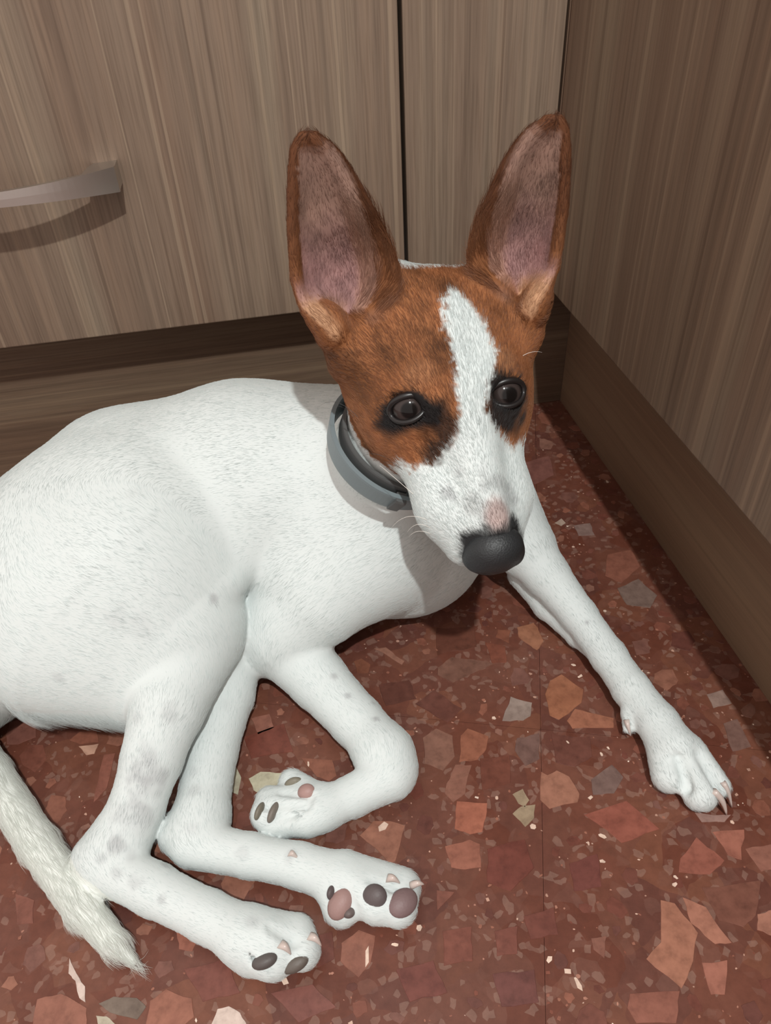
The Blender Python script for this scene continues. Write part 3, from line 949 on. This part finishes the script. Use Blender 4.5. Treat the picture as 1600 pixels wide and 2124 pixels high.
# ---- fur: short lying hair combed along the body, longer on tail and rump
def coat_lum(P): return coat(P).mean(1)
def fur(n_hairs):
    rng = np.random.default_rng(11)
    me_ = body.evaluated_get(bpy.context.evaluated_depsgraph_get()).data
    V = np.empty(len(me_.vertices) * 3, np.float32); me_.vertices.foreach_get('co', V); V = V.reshape(-1, 3).astype(float)
    q0 = V[dq]
    e1, e2 = q0[:, 2] - q0[:, 0], q0[:, 3] - q0[:, 1]
    nn = np.cross(e1, e2); ar = np.linalg.norm(nn, axis=1); nn /= ar[:, None] + 1e-15
    ce = q0.mean(1)
    wgt = ar.copy()
    wgt[ce[:, 2] < 0.003] = 0
    wgt[ce[:, 0] < -0.50] = 0
    hh = to_head(ce)
    face = (hh[:, 1] > -0.10) & (hh[:, 2] > -0.08) & (np.abs(hh[:, 0]) < 0.09)
    wgt[face] *= 2.6
    tl = TAIL_D(ce) < 0.004
    wgt[tl] *= 1.3
    for s_, _ in EYES:
        wgt[np.linalg.norm((hh - s_) * np.array([0.8, 1.1, 0.8]), axis=1) < 0.0098] = 0
    wgt[np.linalg.norm((hh - np.array([0, 0.0885, -0.027])) / np.array([0.018, 0.0125, 0.0145]), axis=1) < 1.02] = 0
    fi = rng.choice(len(dq), n_hairs, p=wgt / wgt.sum())
    a, b = rng.uniform(0, 1, (2, n_hairs))
    Q = q0[fi]
    P = (Q[:, 0] * ((1 - a) * (1 - b))[:, None] + Q[:, 1] * (a * (1 - b))[:, None] + Q[:, 2] * (a * b)[:, None] + Q[:, 3] * ((1 - a) * b)[:, None])
    N = nn[fi]
    # combing direction
    W = np.zeros(n_hairs); Dm = np.zeros((n_hairs, 3)); regd = {}
    best = np.full(n_hairs, 1e9); breg = np.zeros(n_hairs, int)
    names = sorted({s_[3] for s_ in SEGS})
    for (p, q, r, reg) in SEGS:
        ab = q - p; t = np.clip(((P - p) @ ab) / (ab @ ab), 0, 1)
        d = np.linalg.norm(P - p - t[:, None] * ab, axis=1) - r
        w_ = np.exp(-np.clip(d + 0.02, 0, 0.4) / 0.006)
        Dm += w_[:, None] * nrm(ab); W += w_
        m = d < best; best[m] = d[m]; breg[m] = names.index(reg)
    h = to_head(P)
    onface = (h[:, 1] > -0.095) & (h[:, 2] > -0.075) & (np.abs(h[:, 0]) < 0.07) & (breg == names.index('head'))
    flow = np.stack([h[:, 0] * 9.0, -np.ones(n_hairs), -0.2 * np.ones(n_hairs)], 1) @ HR.T
    Dm = Dm / (W[:, None] + 1e-12)
    Dm[onface] = flow[onface] / np.linalg.norm(flow[onface], axis=1)[:, None]
    L = np.full(n_hairs, 0.0046)
    L[onface] = 0.0042
    for nm, ln in (('tail', 0.0105), ('thigh', 0.0046), ('shin', 0.0042), ('forearm', 0.0040), ('hind_foot', 0.0034), ('fore_foot', 0.0034), ('neck', 0.0046)):
        L[breg == names.index(nm)] = ln
    muzzle = onface & (h[:, 1] > 0.03)
    L[muzzle] = 0.0030
    # longer fringe along the back of the thigh
    fr = (P[:, 0] < -0.330) & (P[:, 2] < 0.055) & (P[:, 2] > 0.006) & (P[:, 1] < -0.19) & (N[:, 1] < -0.2) & (N[:, 2] < 0.75) & ((breg == names.index('thigh')) | (breg == names.index('trunk')))
    L[fr] = 0.020
    Dm[fr] = Dm[fr] * 0.3 + np.array([0.15, -0.45, -0.7])
    lift = np.full(n_hairs, 0.07)
    lift[onface] = 0.22; lift[breg == names.index('tail')] = 0.17
    for m, uv, face_, dd, gd in ear_lookup(P):
        k = dd < 0.0055
        L[m[k]] = np.where(face_[k] > 0, 0.0045, 0.0035)
        infr = (face_ > 0) & (uv[:, 0] > 0.35) & (uv[:, 1] > 0.35) & k
        L[m[infr]] = 0.011
        Dm[m[k]] = gd[k]
        c_ = gd.copy(); Dm[m[infr]] = gd[infr] * 0.6 - N[m[infr]] * 0 + (EYE - P[m[infr]]) * 0.5
        lift[m[k]] = 0.12
    cl = noise(P, 330); cl2 = noise(P + 3.7, 330)
    T_ = Dm - N * (Dm * N).sum(1)[:, None]
    T_ /= np.linalg.norm(T_, axis=1)[:, None] + 1e-9
    B_ = np.cross(N, T_)
    jit = rng.normal(0, 0.12, n_hairs) + 0.10 * cl
    T_ = T_ * np.cos(jit)[:, None] + B_ * np.sin(jit)[:, None]
    lift = lift + rng.normal(0, 0.035, n_hairs) + 0.02 * cl2
    L = L * rng.uniform(0.65, 1.2, n_hairs)
    d0 = T_ * np.cos(lift)[:, None] + N * np.sin(lift)[:, None]
    mid = P + d0 * (L * 0.5)[:, None]
    end = mid + (T_ * 0.97 - N * 0.10) * (L * 0.5)[:, None]
    end[:, 2] = np.maximum(end[:, 2], 0.0006); mid[:, 2] = np.maximum(mid[:, 2], 0.0006)
    root = P - N * 0.0004
    col = coat(P) * np.where(coat_lum(P) > 0.5, rng.uniform(0.98, 1.03, n_hairs), rng.uniform(0.84, 1.16, n_hairs))[:, None]
    thin = (breg == names.index('tail'))
    cu = bpy.data.hair_curves.new('fur')
    cu.add_curves([3] * n_hairs)
    pts = np.stack([root, mid, end], 1).astype(np.float32)
    cu.attributes['position'].data.foreach_set('vector', pts.ravel())
    ra = cu.attributes.get('radius') or cu.attributes.new('radius', 'FLOAT', 'POINT')
    rad = np.tile(np.array([0.000050, 0.000042, 0.000010], np.float32), (n_hairs, 1))
    ra.data.foreach_set('value', rad.ravel())
    at2 = cu.attributes.new('coat', 'FLOAT_COLOR', 'CURVE')
    at2.data.foreach_set('color', np.c_[np.clip(col, 0.004, 0.93), np.ones(n_hairs)].astype(np.float32).ravel())
    m = NT('fur')
    a_ = m.n('ShaderNodeAttribute', attribute_name='coat')
    df = m.n('ShaderNodeBsdfDiffuse', inp={0: a_.outputs['Color']})
    tr = m.n('ShaderNodeBsdfTranslucent', inp={0: a_.outputs['Color']})
    mx = m.n('ShaderNodeMixShader', inp={0: 0.32, 1: df.outputs[0], 2: tr.outputs[0]})
    gl = m.n('ShaderNodeBsdfGlossy', inp={0: (1, 1, 1, 1), 'Roughness': 0.45})
    mx2 = m.n('ShaderNodeMixShader', inp={0: 0.03, 1: mx.outputs[0], 2: gl.outputs[0]})
    m.l(mx2.outputs[0], m.t.nodes['Material Output'].inputs[0])
    cu.materials.append(m.m)
    o = bpy.data.objects.new('fur', cu)
    tag(o, kind='stuff')
    return link(o, dog)

bpy.context.view_layer.update()
fur(300000)
# ------------------------------------------------------------------ stones of the terrazzo
STONE = NT('terrazzo_stone')
sa = STONE.n('ShaderNodeAttribute', attribute_name='tint')
sp_ = STONE.n('ShaderNodeTexCoord').outputs['Object']
sn = STONE.n('ShaderNodeTexNoise', inp={'Vector': sp_, 'Scale': 170.0, 'Detail': 5.0, 'Roughness': 0.65}).outputs['Fac']
sn2 = STONE.n('ShaderNodeTexNoise', inp={'Vector': sp_, 'Scale': 55.0, 'Detail': 3.0, 'Distortion': 1.2}).outputs['Fac']
sc = STONE.mix(0.85, sa.outputs['Color'], STONE.ramp(sn, [(0.28, (0.66, 0.64, 0.64)), (0.5, (1, 1, 1)), (0.75, (1.22, 1.24, 1.26))]), 'MULTIPLY')
sc = STONE.mix(0.7, sc, STONE.ramp(sn2, [(0.35, (0.80, 0.76, 0.76)), (0.6, (1.08, 1.08, 1.08))]), 'MULTIPLY')
STONE.l(sc, STONE.p.inputs['Base Color'])
STONE.p.inputs['Roughness'].default_value = 0.36
STONE.p.inputs['Specular IOR Level'].default_value = 0.42

crng = random.Random(4)
def chip_geo(P, inset=0.0005, top=0.00022, wob=0.10):
    """one irregular stone: a polygon with worn, slightly proud edges"""
    pts = [np.array(p[:2], float) for p in P]
    c = sum(pts) / len(pts)
    out = []
    for a, b in zip(pts, pts[1:] + pts[:1]):
        out.append(a)
        L = np.linalg.norm(b - a)
        n = np.array([-(b - a)[1], (b - a)[0]]) / (L + 1e-9)
        k = 1 if len(pts) > 7 else 2
        for i in range(k):
            t = (i + 1) / (k + 1) + crng.uniform(-.08, .08)
            out.append(a + (b - a) * t + n * crng.uniform(-wob, wob) * L * 0.5)
    n = len(out)
    v = []
    for q in out: v.append((q[0], q[1], -0.0006))
    for q in out:
        d = c - q; d = d / (np.linalg.norm(d) + 1e-9)
        v.append((q[0] + d[0] * inset, q[1] + d[1] * inset, top))
    f = [(i, (i + 1) % n, n + (i + 1) % n, n + i) for i in range(n)] + [tuple(range(n, 2 * n))]
    area = sum(out[i][0] * out[(i + 1) % n][1] - out[(i + 1) % n][0] * out[i][1] for i in range(n))
    if area < 0: f = [tuple(reversed(q)) for q in f]
    return v, f

def chip_obj(P, col, **kw):
    v, f = chip_geo(P, **kw)
    me_ = bpy.data.meshes.new('stone_chip')
    me_.from_pydata(v, [], f); me_.update()
    t = me_.attributes.new('tint', 'FLOAT_COLOR', 'POINT')
    c = np.array(srgb(*col)); c = tuple((c * 0.80 + 0.20 * np.dot(c, (.3, .5, .2))) * 0.92)
    t.data.foreach_set('color', [*c, 1.0] * len(v))
    me_.materials.append(STONE.m)
    o = bpy.data.objects.new('stone_chip', me_)
    C.collection.objects.link(o); o.parent = floor
    return o

CH = [
((1059,1444,1105,1457,1102,1486,1086,1496,1041,1496),(150,128,116)),
((1140,1412,1165,1398,1182,1410,1212,1430,1208,1458,1180,1482,1160,1494,1140,1485,1130,1440),(158,94,58)),
((1192,1470,1232,1479,1275,1490,1275,1510,1187,1512,1175,1495),(158,94,64)),
((1072,1301,1107,1291,1117,1302,1129,1330,1115,1350,1092,1335,1075,1322),(158,98,64)),
((1032,1305,1061,1307,1057,1335,1027,1322),(135,74,48)),
((937,1362,982,1367,1025,1377,987,1395,940,1417,907,1400,907,1385),(128,84,66)),
((905,1302,985,1300,990,1342,907,1360),(108,58,40)),
((970,1510,1015,1527,1010,1555,992,1577,952,1582,955,1525),(158,92,62)),
((945,1585,980,1586,967,1647,940,1666,922,1647,925,1625),(145,92,72)),
((947,1661,1012,1665,1010,1695,1002,1727,975,1732,942,1720),(170,95,66)),
((1122,1600,1135,1607,1155,1597,1182,1610,1204,1647,1200,1665,1140,1679,1120,1660),(162,104,78)),
((1072,1530,1120,1520,1121,1575,1090,1590,1067,1557),(118,84,74)),
((1062,1647,1085,1635,1100,1660,1090,1676,1075,1668),(160,136,105)),
((1080,1672,1112,1668,1110,1697,1090,1717,1062,1688),(160,136,105)),
((1225,1617,1270,1585,1295,1612,1275,1647,1230,1650),(124,95,86)),
((1142,1522,1225,1527,1230,1570,1195,1592,1152,1582),(112,62,48)),
((1005,1332,1050,1340,1052,1375,1020,1377),(130,66,42)),
((995,1572,1057,1565,1060,1625,1000,1640),(118,62,44)),
((922,1755,975,1740,997,1750,1000,1800,965,1805,935,1800),(158,92,68)),
((905,1845,945,1850,907,1890),(132,74,56)),
((1370,1865,1400,1872,1450,1935,1440,1995,1415,2052,1340,1990,1370,1955),(166,104,76)),
((1415,1860,1465,1880,1520,1957,1485,1960,1432,1915),(172,108,82)),
((1455,1995,1510,1990,1505,2065,1475,2065),(162,96,74)),
((1305,2060,1412,2055,1405,2124,1320,2124,1300,2090),(146,84,64)),
((1477,1725,1545,1720,1540,1785,1510,1775),(162,94,72)),
((1445,1735,1505,1785,1475,1815,1407,1810,1410,1780),(150,82,62)),
((1545,1760,1600,1750,1620,1800,1580,1810),(154,96,76)),
((1455,1840,1580,1825,1570,1900,1545,1925,1490,1910),(126,74,56)),
((1570,1895,1610,1885,1610,1945,1570,1930),(168,108,84)),
((1225,1945,1260,1940,1255,1990,1230,1970),(138,84,66)),
((917,1930,980,1920,982,1995,920,2005),(132,70,52)),
((1025,1930,1075,1920,1075,1980,1030,1985),(128,68,52)),
((745,1733,774,1702,811,1702,842,1712,834,1744,821,1788,808,1794,777,1760),(160,100,74)),
((515,1615,540,1600,590,1603,600,1625,575,1645,545,1650,525,1640),(196,190,158)),
((478,1570,502,1612,494,1650,480,1645),(184,178,150)),
((624,1572,690,1576,700,1610,684,1622,655,1612),(142,82,58)),
((11,1526,19,1498,48,1490,76,1498,76,1529,38,1545,13,1545),(138,82,66)),
((143,1536,165,1517,203,1513,206,1540,165,1545),(142,80,56)),
((162,1548,206,1542,197,1564,178,1567),(196,146,118)),
((216,1564,240,1561,222,1637,194,1666,203,1621),(146,84,64)),
((67,2115,76,2072,127,2059,182,2091,181,2130,67,2130),(152,92,70)),
((203,2082,235,2066,286,2069,305,2088,286,2116,228,2102),(122,104,90)),
((198,2106,222,2106,247,2130,203,2130),(180,168,144)),
((310,2075,345,2050,400,2070,405,2110,380,2130,300,2130),(156,94,70)),
((144,1986,159,2018,178,2047,178,2081,165,2072,155,2034,141,2018),(212,188,174)),
((435,2130,450,2092,475,2085,500,2100,515,2130),(210,186,172)),
((32,1853,73,1866,70,1917,35,1920),(136,78,60)),
((365,1932,400,1925,415,1945,400,1975,370,1970),(152,88,66)),
((707,1955,745,1927,780,1940,770,2000,745,2030,705,1995),(152,92,70)),
((876,1530,905,1510,940,1525,945,1570,920,1600,880,1585),(144,96,76)),
((775,1345,800,1342,840,1372,835,1380),(164,110,86)),
((733,1372,750,1365,770,1378,765,1397,740,1397),(134,76,50)),
((785,1420,850,1410,865,1450,800,1465),(104,56,42)),
((1280,1220,1325,1200,1365,1235,1350,1262,1300,1255),(126,100,88)),
((1150,1085,1165,1075,1175,1085,1165,1092),(182,156,136)),
((1260,1150,1310,1140,1330,1175,1290,1210,1255,1195),(142,82,60)),
((1465,1440,1500,1430,1520,1460,1480,1470),(152,122,108)),
((1440,1685,1500,1690,1518,1690,1505,1706,1455,1706),(154,116,104)),
((1500,1500,1530,1490,1560,1550,1520,1560),(124,88,76)),
((1080,960,1140,945,1150,985,1110,1005,1080,995),(130,78,66)),
((1100,1045,1118,1060,1124,1085,1106,1082),(172,132,108)),
((1190,1090,1225,1085,1235,1110,1200,1112),(140,110,100)),
((1310,1330,1345,1325,1350,1355,1320,1360),(128,80,66)),
((520,1490,560,1480,570,1510,535,1525),(150,92,72)),
((505,1530,590,1500,610,1560,520,1575),(124,60,42)),
((860,1460,900,1430,960,1470,930,1500),(112,62,48)),
((1010,1760,1090,1740,1110,1800,1060,1850,1010,1830),(118,56,42)),
((1210,1690,1300,1660,1370,1720,1290,1750),(150,78,58)),
((620,1945,690,1930,695,1990,660,2010),(116,60,46)),
((380,2010,470,1985,500,2060,420,2080),(124,66,52)),
((1020,2020,1110,2010,1120,2080,1040,2090),(112,60,52)),
((560,2060,650,2040,700,2090,620,2124),(128,72,60)),
((820,2010,900,1990,930,2060,850,2080),(122,62,50)),
((1180,1790,1240,1770,1250,1840,1190,1850),(116,58,48)),
((1085,1900,1150,1880,1160,1940,1100,1950),(118,60,46)),
]
placed = []
for px, col in CH:
    P = [at(px[i], px[i + 1], 0.0) for i in range(0, len(px), 2)]
    chip_obj(P, col, wob=0.07)
    c = sum(P) / len(P)
    placed.append((c[0], c[1], max(np.linalg.norm(p - c) for p in P)))

def seen(x, y):
    """whether this bit of floor is in the picture and not behind the dog"""
    d = np.array([x, y, 0.0]) - EYE
    z = d @ FW
    u = 800 + F_PX * (d @ RT) / z; v = 1062 - F_PX * (d @ UP) / z
    if not (-70 < u < 1670 and -20 < v < 2200) or x > 0.042 or y > 0.042: return False
    L = float(np.linalg.norm(d))
    loc, nor, fi, ds = BV.ray_cast(Vector(EYE), Vector(d / L), L - 0.004)
    return loc is None

PAL = [(118, 60, 44), (132, 72, 52), (146, 84, 60), (112, 62, 50), (126, 78, 64), (140, 92, 74), (104, 54, 42), (152, 94, 70), (122, 66, 50)]
tries = 0
while len(placed) < 285 and tries < 60000:
    tries += 1
    x, y = crng.uniform(-0.47, 0.043), crng.uniform(-0.47, 0.043)
    r = crng.choice((0.0035, 0.0045, 0.006, 0.008, 0.011))
    if any((x - a) ** 2 + (y - b) ** 2 < (r + 0.92 * q) ** 2 for a, b, q in placed): continue
    if not seen(x, y): continue
    n = crng.randint(5, 7); a0 = crng.uniform(0, 6.28); el = crng.uniform(0.6, 1.0); th = crng.uniform(0, 3.14)
    P = []
    for k in range(n):
        a = a0 + 2 * math.pi * k / n + crng.uniform(-.3, .3)
        rr = r * crng.uniform(0.75, 1.1)
        qx, qy = rr * math.cos(a), rr * el * math.sin(a)
        P.append((x + qx * math.cos(th) - qy * math.sin(th), y + qx * math.sin(th) + qy * math.cos(th)))
    chip_obj(P, crng.choice(PAL), top=0.00012)
    placed.append((x, y, r))

# chips too small to pick apart
SV, SF, SC = [], [], []
PAL2 = [(150, 100, 82), (168, 120, 102), (186, 146, 128), (206, 174, 156), (140, 90, 74), (120, 70, 56), (226, 204, 188)]
WT = [22, 22, 18, 10, 18, 16, 3]
def small(x, y, r, col, el=None):
    n = crng.randint(4, 6); a0 = crng.uniform(0, 6.28); el = el or crng.uniform(0.4, 1.0); th = crng.uniform(0, 3.14)
    b = len(SV)
    for k in range(n):
        a = a0 + 2 * math.pi * k / n + crng.uniform(-.35, .35)
        qx, qy = r * math.cos(a), r * el * math.sin(a)
        SV.append((x + qx * math.cos(th) - qy * math.sin(th), y + qx * math.sin(th) + qy * math.cos(th), 0.00006 + 0.00028 * (r > 0.0009)))
        SC.append((*srgb(*col), 1.0))
    SF.append(tuple(range(b, b + n)))
for i in range(5200):
    x, y = crng.uniform(-0.50, 0.043), crng.uniform(-0.50, 0.043)
    dens = 0.5 + 0.5 * math.sin(41 * x + 3) * math.sin(37 * y + 1) + 0.35 * math.sin(97 * x - 60 * y)
    if crng.random() > 0.25 + dens: continue
    if any((x - a) ** 2 + (y - b) ** 2 < (0.8 * q) ** 2 for a, b, q in placed): continue
    small(x, y, crng.choice((0.0004, 0.0005, 0.0005, 0.0006, 0.0006, 0.0008, 0.0009, 0.0012)), crng.choices(PAL2, WT)[0])
for px, py, r, el in ((1250, 1735, 0.0022, .55), (1178, 2015, 0.0019, .8), (1200, 2042, 0.0034, .35), (1140, 1990, 0.0020, .6), (1402, 1820, 0.0013, .7), (1400, 1835, 0.0015, .8), (1250, 1787, 0.0017, .6), (1106, 1715, 0.0017, 1), (1178, 1540, 0.0012, .5), (1248, 1565, 0.0014, .6), (1262, 1552, 0.0013, .5), (1204, 1403, 0.0022, .5), (1190, 1380, 0.0016, .6), (590, 2035, 0.0026, .6), (795, 1715, 0.0035, .6), (1025, 1490, 0.0014, .9), (1255, 1268, 0.0012, 1), (1225, 1655, 0.0016, .8), (762, 1985, 0.0050, .22), (870, 1925, 0.0016, .9), (820, 1960, 0.0020, .4), (1260, 1000, 0.002, .6), (640, 1585, 0.0020, .3)):
    p = at(px, py, 0); small(p[0], p[1], r, (218, 192, 174), el)
sm_ = bpy.data.meshes.new('small_chips'); sm_.from_pydata(SV, [], SF); sm_.update()
t_ = sm_.attributes.new('tint', 'FLOAT_COLOR', 'POINT'); t_.data.foreach_set('color', np.array(SC, np.float32).ravel())
sm_.materials.append(STONE.m)
o_ = bpy.data.objects.new('small_chips', sm_); C.collection.objects.link(o_); o_.parent = floor
tag(o_, kind='stuff')

# ------------------------------------------------------------------ collar
RUBBER = NT('grey_rubber')
RUBBER.p.inputs['Base Color'].default_value = (0.160, 0.195, 0.208, 1)
RUBBER.p.inputs['Roughness'].default_value = 0.45
RUBBER_D = simple('dark_rubber', (0.085, 0.088, 0.088), 0.5)
CK = 0.87
CN = nrm((0.41, -0.30, 0.86))
CC = EYE + (np.array([-0.150, -0.155, 0.116]) - EYE) * CK
CR = 0.041 * CK
c1 = nrm(np.cross(CN, (0, 1, 0))); c2 = np.cross(CN, c1)
def arc_strip(name, a0, a1, r0, r1, hw, th, mat, parent, tilt=0.0, shift=0.0, n=72, closed=False):
    v, f = [], []
    prof = [(-1, -1), (-1, 1), (-0.8, 1.25), (0.8, 1.25), (1, 1), (1, -1)]
    K = len(prof)
    N = n if closed else n + 1
    for i in range(N):
        t = i / n
        a = a0 + (a1 - a0) * t
        r = r0 + (r1 - r0) * t
        d = c1 * math.cos(a) + c2 * math.sin(a)
        w_ = CN * math.cos(tilt) + d * math.sin(tilt)
        o = d * math.cos(tilt) - CN * math.sin(tilt)
        for (x, y) in prof:
            v.append(CC + d * r + CN * shift + w_ * hw * x + o * th * 0.5 * y)
    for i in range(n):
        for k in range(K):
            a, b = i * K + k, i * K + (k + 1) % K
            j = ((i + 1) % N) * K
            f.append((a, b, j + (k + 1) % K, j + k))
    if not closed:
        f.append(tuple(range(K))[::-1]); f.append(tuple(n * K + k for k in range(K)))
    return mesh_obj(name, v, f, mat, parent, False)
def ang(px, py):
    d = ray(px, py); t = ((CC - EYE) @ CN) / (d @ CN); q = EYE + t * d - CC
    return math.atan2(q @ c2, q @ c1)
collar = empty('dog_collar', Vector(CC))
tag(collar, "loose grey rubber collar around the dog's neck", 'collar')
arc_strip('band', 0, 2 * math.pi, CR + 0.0008, CR + 0.0008, 0.0070, 0.0022, RUBBER.m, collar, 0.25, 0.0, 96, True)
aL, aB = ang(700, 862), ang(832, 1030)
if aB < aL: aB += 2 * math.pi
if aB - aL > math.pi: aL += 2 * math.pi
arc_strip('strap_end', aL, aB, CR - 0.0040, CR - 0.0028, 0.0050, 0.0018, RUBBER_D, collar, 0.15, 0.0050, 60)
s_ = 1 if aB > aL else -1
arc_strip('buckle', aB - s_ * 0.16, aB - s_ * 0.02, CR + 0.0010, CR + 0.0010, 0.0062, 0.0052, RUBBER_D, collar, 0.25, 0.0005, 8)

# ------------------------------------------------------------------ whiskers
WHITE_W = simple('pale_whisker', (0.75, 0.70, 0.64), 0.4)
DARK_W = simple('dark_whisker', (0.03, 0.025, 0.022), 0.4)
def whisker(root, pts, mat, back=0.0):
    a, n = hit(*root)
    if a is None: return
    P = [a]
    s = float((a - EYE) @ FW)
    for i, q in enumerate(pts): P.append(at_depth(*q, s + back * (i + 1)))
    v, f, K, N = [], [], 5, 16
    P = np.array(P)
    for i in range(N + 1):
        t = i / N
        # quadratic through three points
        c = P[0] * (1 - t) ** 2 + 2 * (2 * P[1] - 0.5 * (P[0] + P[2])) * t * (1 - t) + P[2] * t * t
        dn = P[2] - P[0]; s1 = nrm(np.cross(dn, (0.2, 0.3, 1))); s2 = nrm(np.cross(dn, s1))
        for k in range(K):
            th = 2 * math.pi * k / K; r = 0.00013 * (1 - 0.8 * t)
            v.append(c + s1 * r * math.cos(th) + s2 * r * math.sin(th))
    for i in range(N):
        for k in range(K):
            f.append((i * K + k, i * K + (k + 1) % K, (i + 1) * K + (k + 1) % K, (i + 1) * K + k))
    mesh_obj('whisker', v, f, mat, dog, True)
whisker((885, 1078), ((845, 1072), (812, 1095)), WHITE_W)
whisker((893, 1095), ((866, 1088), (845, 1104)), WHITE_W)
whisker((895, 1108), ((868, 1102), (848, 1114)), WHITE_W)
whisker((905, 1150), ((893, 1138), (888, 1158)), WHITE_W)
whisker((858, 1025), ((800, 975), (790, 968)), WHITE_W)
whisker((810, 955), ((780, 942), (752, 946)), DARK_W)
whisker((745, 868), ((700, 835), (663, 843)), DARK_W)
whisker((745, 880), ((720, 850), (690, 842)), DARK_W)
whisker((835, 975), ((805, 958), (788, 975)), DARK_W)
whisker((1085, 738), ((1105, 730), (1125, 731)), WHITE_W)
